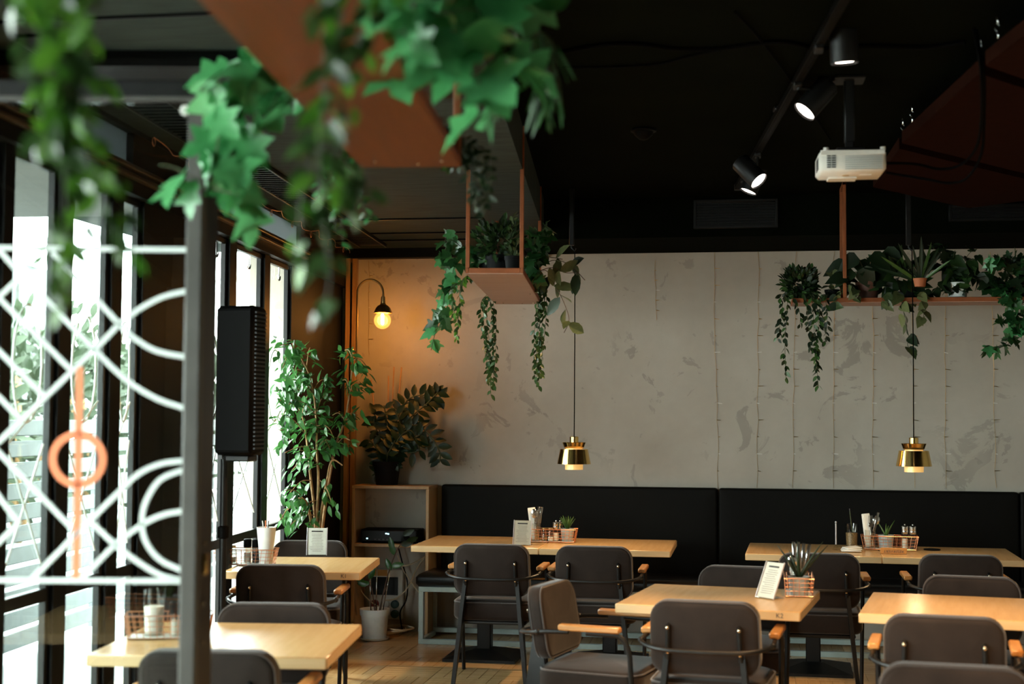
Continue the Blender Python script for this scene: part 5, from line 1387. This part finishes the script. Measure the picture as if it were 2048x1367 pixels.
def cutlery_glass(place, loc, items, grp):
    drinking_glass('clear glass full of cutlery ' + place, loc, .037, .115, name='cutlery_glass')
    loc = Vector(loc)
    for i, (kind, bx, by, tx, ty, ln, lab) in enumerate(items):
        b = loc + RIGHT * bx + HEAD * by + V(0, 0, .010); e = loc + RIGHT * tx + HEAD * ty + V(0, 0, ln)
        if kind == 'napkin': napkin_roll(lab + ' ' + place, b, e)
        else: cutlery(kind if kind != 'knife' else 'table_knife', lab + ' ' + place, b, e, kind, 'cutlery standing in glasses')
ALOE = [(R(a), .07 + .025 * ((i * 37) % 10) / 10, .25 + .45 * ((i * 53) % 10) / 10, 'aloe') for i, a in enumerate(range(0, 360, 22))]

# --- table A (left pair)
b = on_table(1106, 1083); rA = 0
wire_basket('copper wire basket with aloe pot on the wall table by the shelf unit', b, rA)
table_pot('spiky green aloe in a grey pot in the left wall table basket', b + V(.095, 0, .005), ALOE)
grinder('clear salt grinder next to the aloe pot', b + V(.018, .01, .005), 'salt')
grinder('clear pepper grinder behind the aloe pot', b + V(.042, -.012 + .04, .005), 'pepper')
jar('small honey-coloured jar in the left wall table basket', b + V(-.055, .012, .005), 'drink')
jar('small pale jar beside the salt grinder of the left wall table', b + V(-.015, -.012, .005), 'salt', .075, .020)
cutlery_glass('on the left wall table', b + V(-.115, .005, .005), [
    ('napkin', -.004, .012, -.030, .02, .215, 'white folded napkin in the glass'), ('spoon', .002, -.006, -.012, -.012, .205, 'shiny spoon in the glass'),
    ('knife', .006, .0, .020, -.004, .225, 'upright knife with bright handle'), ('knife', .010, -.008, .040, -.010, .222, 'right-leaning knife'), ('fork', .0, -.014, .006, -.02, .19, 'fork among knives')], 'A')
menu_holder('menu card with purple-edged clear stand beside the cutlery on the left wall table', on_table(1043, 1090), R(-4), .105, .155, 12, 'paper_warm')
# --- table B (right pair)
b = on_table(1779, 1098)
wire_basket('copper wire basket on the wall table behind the reservation block', b, rB, .33)
cutlery_glass('on the right wall table', b + V(-.115, .0, .005), [
    ('napkin', -.005, .010, -.028, .015, .215, 'white folded napkin in the glass'), ('fork', .004, -.006, -.002, -.012, .205, 'upright fork, tines up,'),
    ('knife', .0, .004, .050, .0, .225, 'right-leaning knife'), ('spoon', .006, .008, .045, .012, .20, 'spoon behind the knife')], 'B')
table_pot('grey pot with a small yellow-green shoot in the right wall table basket', b + V(-.02, .01, .005), [(R(80), .08, .1, 'aloe'), (R(160), .10, .5, 'aloe'), (R(20), .10, .5, 'aloe'), (R(300), .07, .3, 'aloe')], .05, .085)
grinder('clear salt grinder, left of two on the right wall table', b + V(.095, .005, .005), 'salt', False, .15)
grinder('dark pepper grinder, right of two on the right wall table', b + V(.142, -.004, .005), 'pepper', False, .15)
drinking_glass('tall glass of bubbly brown drink on the right wall table', on_table(1704, 1094), .042, .15, 'drink')
t = thing('straw', 'thin dark straw standing in the tall brown drink', 'straw', on_table(1704, 1094))
MB().tube([V(.01, 0, .012), V(-.012, .004, .23)], .003, 6).build('straw_tube', 'stem_green', t); MB().tube([V(-.012, .004, .23), V(-.013, .004, .245)], .0033, 6).build('straw_tip', 'ink', t)
o = thing('number_stand', 'clear table stand with a thin upright rod left of the brown drink', 'table stand', on_table(1672, 1099))
MB().lathe([(.022, 0), (.022, .004), (.006, .034), (.004, .036)], 4, cap0=True).build('foot', 'clear_glass', o, smooth=0)
MB().tube([V(0, 0, .034), V(0, 0, .165)], .0042, 8).build('rod', 'acrylic_edge', o); MB().ball((0, 0, .172), .006, 8, 6).build('clip', 'acrylic_edge', o)
o = thing('napkin_stack', 'crumpled white paper napkins lying beside the basket on the right wall table', 'napkins', on_table(1702, 1102))
for i in range(3): MB().box((.006 * i, .004 * i, .006 + .008 * i), (.12 - .012 * i, .10 - .01 * i, .006), Euler((R(1.5 * i), R(-2 * i), R(12 * i))).to_matrix().to_4x4(), bev=.002).build('napkin', 'napkin', o)
o = thing('reservation_block', 'small wooden block lettered RESERVIERT, standing upside down by the basket', 'sign', on_table(1787, 1107), rB)
MB().box((0, 0, .0185), (.155, .020, .037), bev=.002).build('block', 'arm_wood', o)
tx = link('lettering', text_mesh('RESERVIERT', .0225, .0004, 'ink'), o)
tx.matrix_basis = Matrix.Translation((0, -.0104, .017)) @ Euler((0, R(180), 0)).to_matrix().to_4x4() @ Euler((R(90), 0, 0)).to_matrix().to_4x4()
o = thing('coaster', 'small flat dark disc lying on the right wall table', 'coaster', on_table(1864, 1099))
MB().lathe([(.001, 0), (.05, 0), (.052, .003), (.05, .006), (.001, .006)], 24).build('disc', 'black_plastic', o); MB().lathe([(.040, .006), (.042, .0072), (.044, .006)], 24).build('raised_ring', 'black_plastic', o)
# --- table D (K2)
rD = tD.rotation_euler.z
dA = Matrix.Rotation(rD, 3, 'Z')
b = on_table(1597, 1186)
wire_basket('copper wire basket end-on at the corner of the K2 table', b, rD + R(98))
def dd(x, y): return b + Matrix.Rotation(rD + R(98), 3, 'Z') @ V(x, y, .005)
table_pot('grey pot with dark pointed leaves at the near end of the K2 table basket', dd(-.095, 0), [(R(175), .15, .55, 'w'), (R(5), .17, .55, 'w'), (R(100), .17, .12, 'w'), (R(240), .12, .1, 'w'), (R(20), .15, .85, 'w'), (R(150), .13, .3, 'w')], .050, .085, 'leaf_zz')
cutlery_glass('on the K2 table', dd(.0, 0), [
    ('napkin', -.005, .012, -.012, .02, .17, 'folded napkin in the glass'), ('knife', -.012, .0, -.022, .0, .235, 'leftmost upright knife'), ('knife', .0, .004, .002, .004, .235, 'middle upright knife'),
    ('knife', .010, .0, .026, .002, .228, 'right upright knife'), ('spoon', -.008, -.012, -.035, -.018, .165, 'shiny spoon'), ('knife', .012, -.008, .052, -.006, .225, 'outermost right-leaning knife')], 'D')
grinder('salt grinder behind the cutlery in the K2 table basket', dd(.075, .02), 'salt'); grinder('pepper grinder behind the cutlery in the K2 table basket', dd(.10, -.025), 'pepper')
menu_holder('white menu card leaning back in its clear stand on the K2 table', on_table(1528, 1196), rD + R(-38), .105, .17, 24, 'paper')
# --- K1 table
rK = tK.rotation_euler.z
b = on_table(492, 1128)
wire_basket('copper wire basket with black-capped grinders on the K1 window table', b, rK, .32)
grinder('black-capped salt grinder, left one on the K1 window table', b + V(.0, .02, .005), 'salt', True, .14)
grinder('black-capped pepper grinder, right one on the K1 window table', b + V(.05, .015, .005), 'pepper', True, .14)
jar('glass sugar jar with brass lid in the K1 window table basket', b + V(-.09, .0, .005), 'salt', .085, .034)
t = thing('tall_cup', 'tall white tapered cup holding straws on the K1 window table', 'cup', b + V(.115, -.005, .005))
MB().lathe([(.001, 0), (.036, 0), (.040, .08), (.0405, .085), (.053, .20), (.050, .20), (.037, .085), (.033, .006), (.001, .006)], 24).build('cup_wall', 'pot_white', t)
MB().lathe([(.0402, .082), (.0418, .085), (.0412, .09)], 24).build('cup_ridge', 'pot_white', t)
for i, (x, y, mm) in enumerate(((-.02, 0, 'paper'), (-.008, .01, 'emblem'), (.012, -.006, 'ink'), (.004, .014, 'paper'))):
    s_ = thing('straw', ['white straw, first in the tall cup', 'reddish straw in the tall cup', 'black straw in the tall cup', 'white straw at the rear of the tall cup'][i], 'straw', b + V(.115, -.005, .005))
    MB().tube([V(x * .4, y * .4, .012), V(x, y, .215)], .003, 6).build('straw_tube', mm, s_); MB().tube([V(x, y, .215), V(x * 1.2, y * 1.2, .235)], .0031, 6).build('straw_tip', mm, s_)
menu_holder('bright white menu card standing upright on the K1 window table before the ficus', on_table(633, 1110), rK + R(2), .108, .155, 8, 'paper')
# --- near window table (seen through the partition)
rF = tF.rotation_euler.z
b = tF.location + Matrix.Rotation(rF, 3, 'Z') @ V(-.24, .0, ZT)
wire_basket('copper wire basket on the near window table seen through the partition', b, rF + R(10))
drinking_glass('tall frosted drinking glass in the basket behind the partition', b + V(-.06, 0, .005), .04, .17, 'salt')
grinder('black-capped grinder in the basket behind the partition, left', b + V(.02, .01, .005), 'salt', True); grinder('black-capped grinder in the basket behind the partition, right', b + V(.075, -.01, .005), 'pepper', True)
# --- table on the camera's side of the partition (mirrored in the glass)
gl_ = Cw(-1.50, 1.25, 0)
tG = make_table('dining_table', 'oak table on the near side of the partition, mirrored in its glass', .80, .80, gl_, PSI + R(-3))
dup(chair0, Cw(-1.45, .55, 0), PSI + R(-2), 'velvet armchair on the near side of the partition, mirrored in its glass', GRP)
b = Vector(gl_) + V(.05, .0, ZT)
wire_basket('copper wire basket on the table mirrored in the partition glass', b, .3)
table_pot('potted plant on the table mirrored in the partition glass', b + V(.08, 0.02, .005), ALOE)
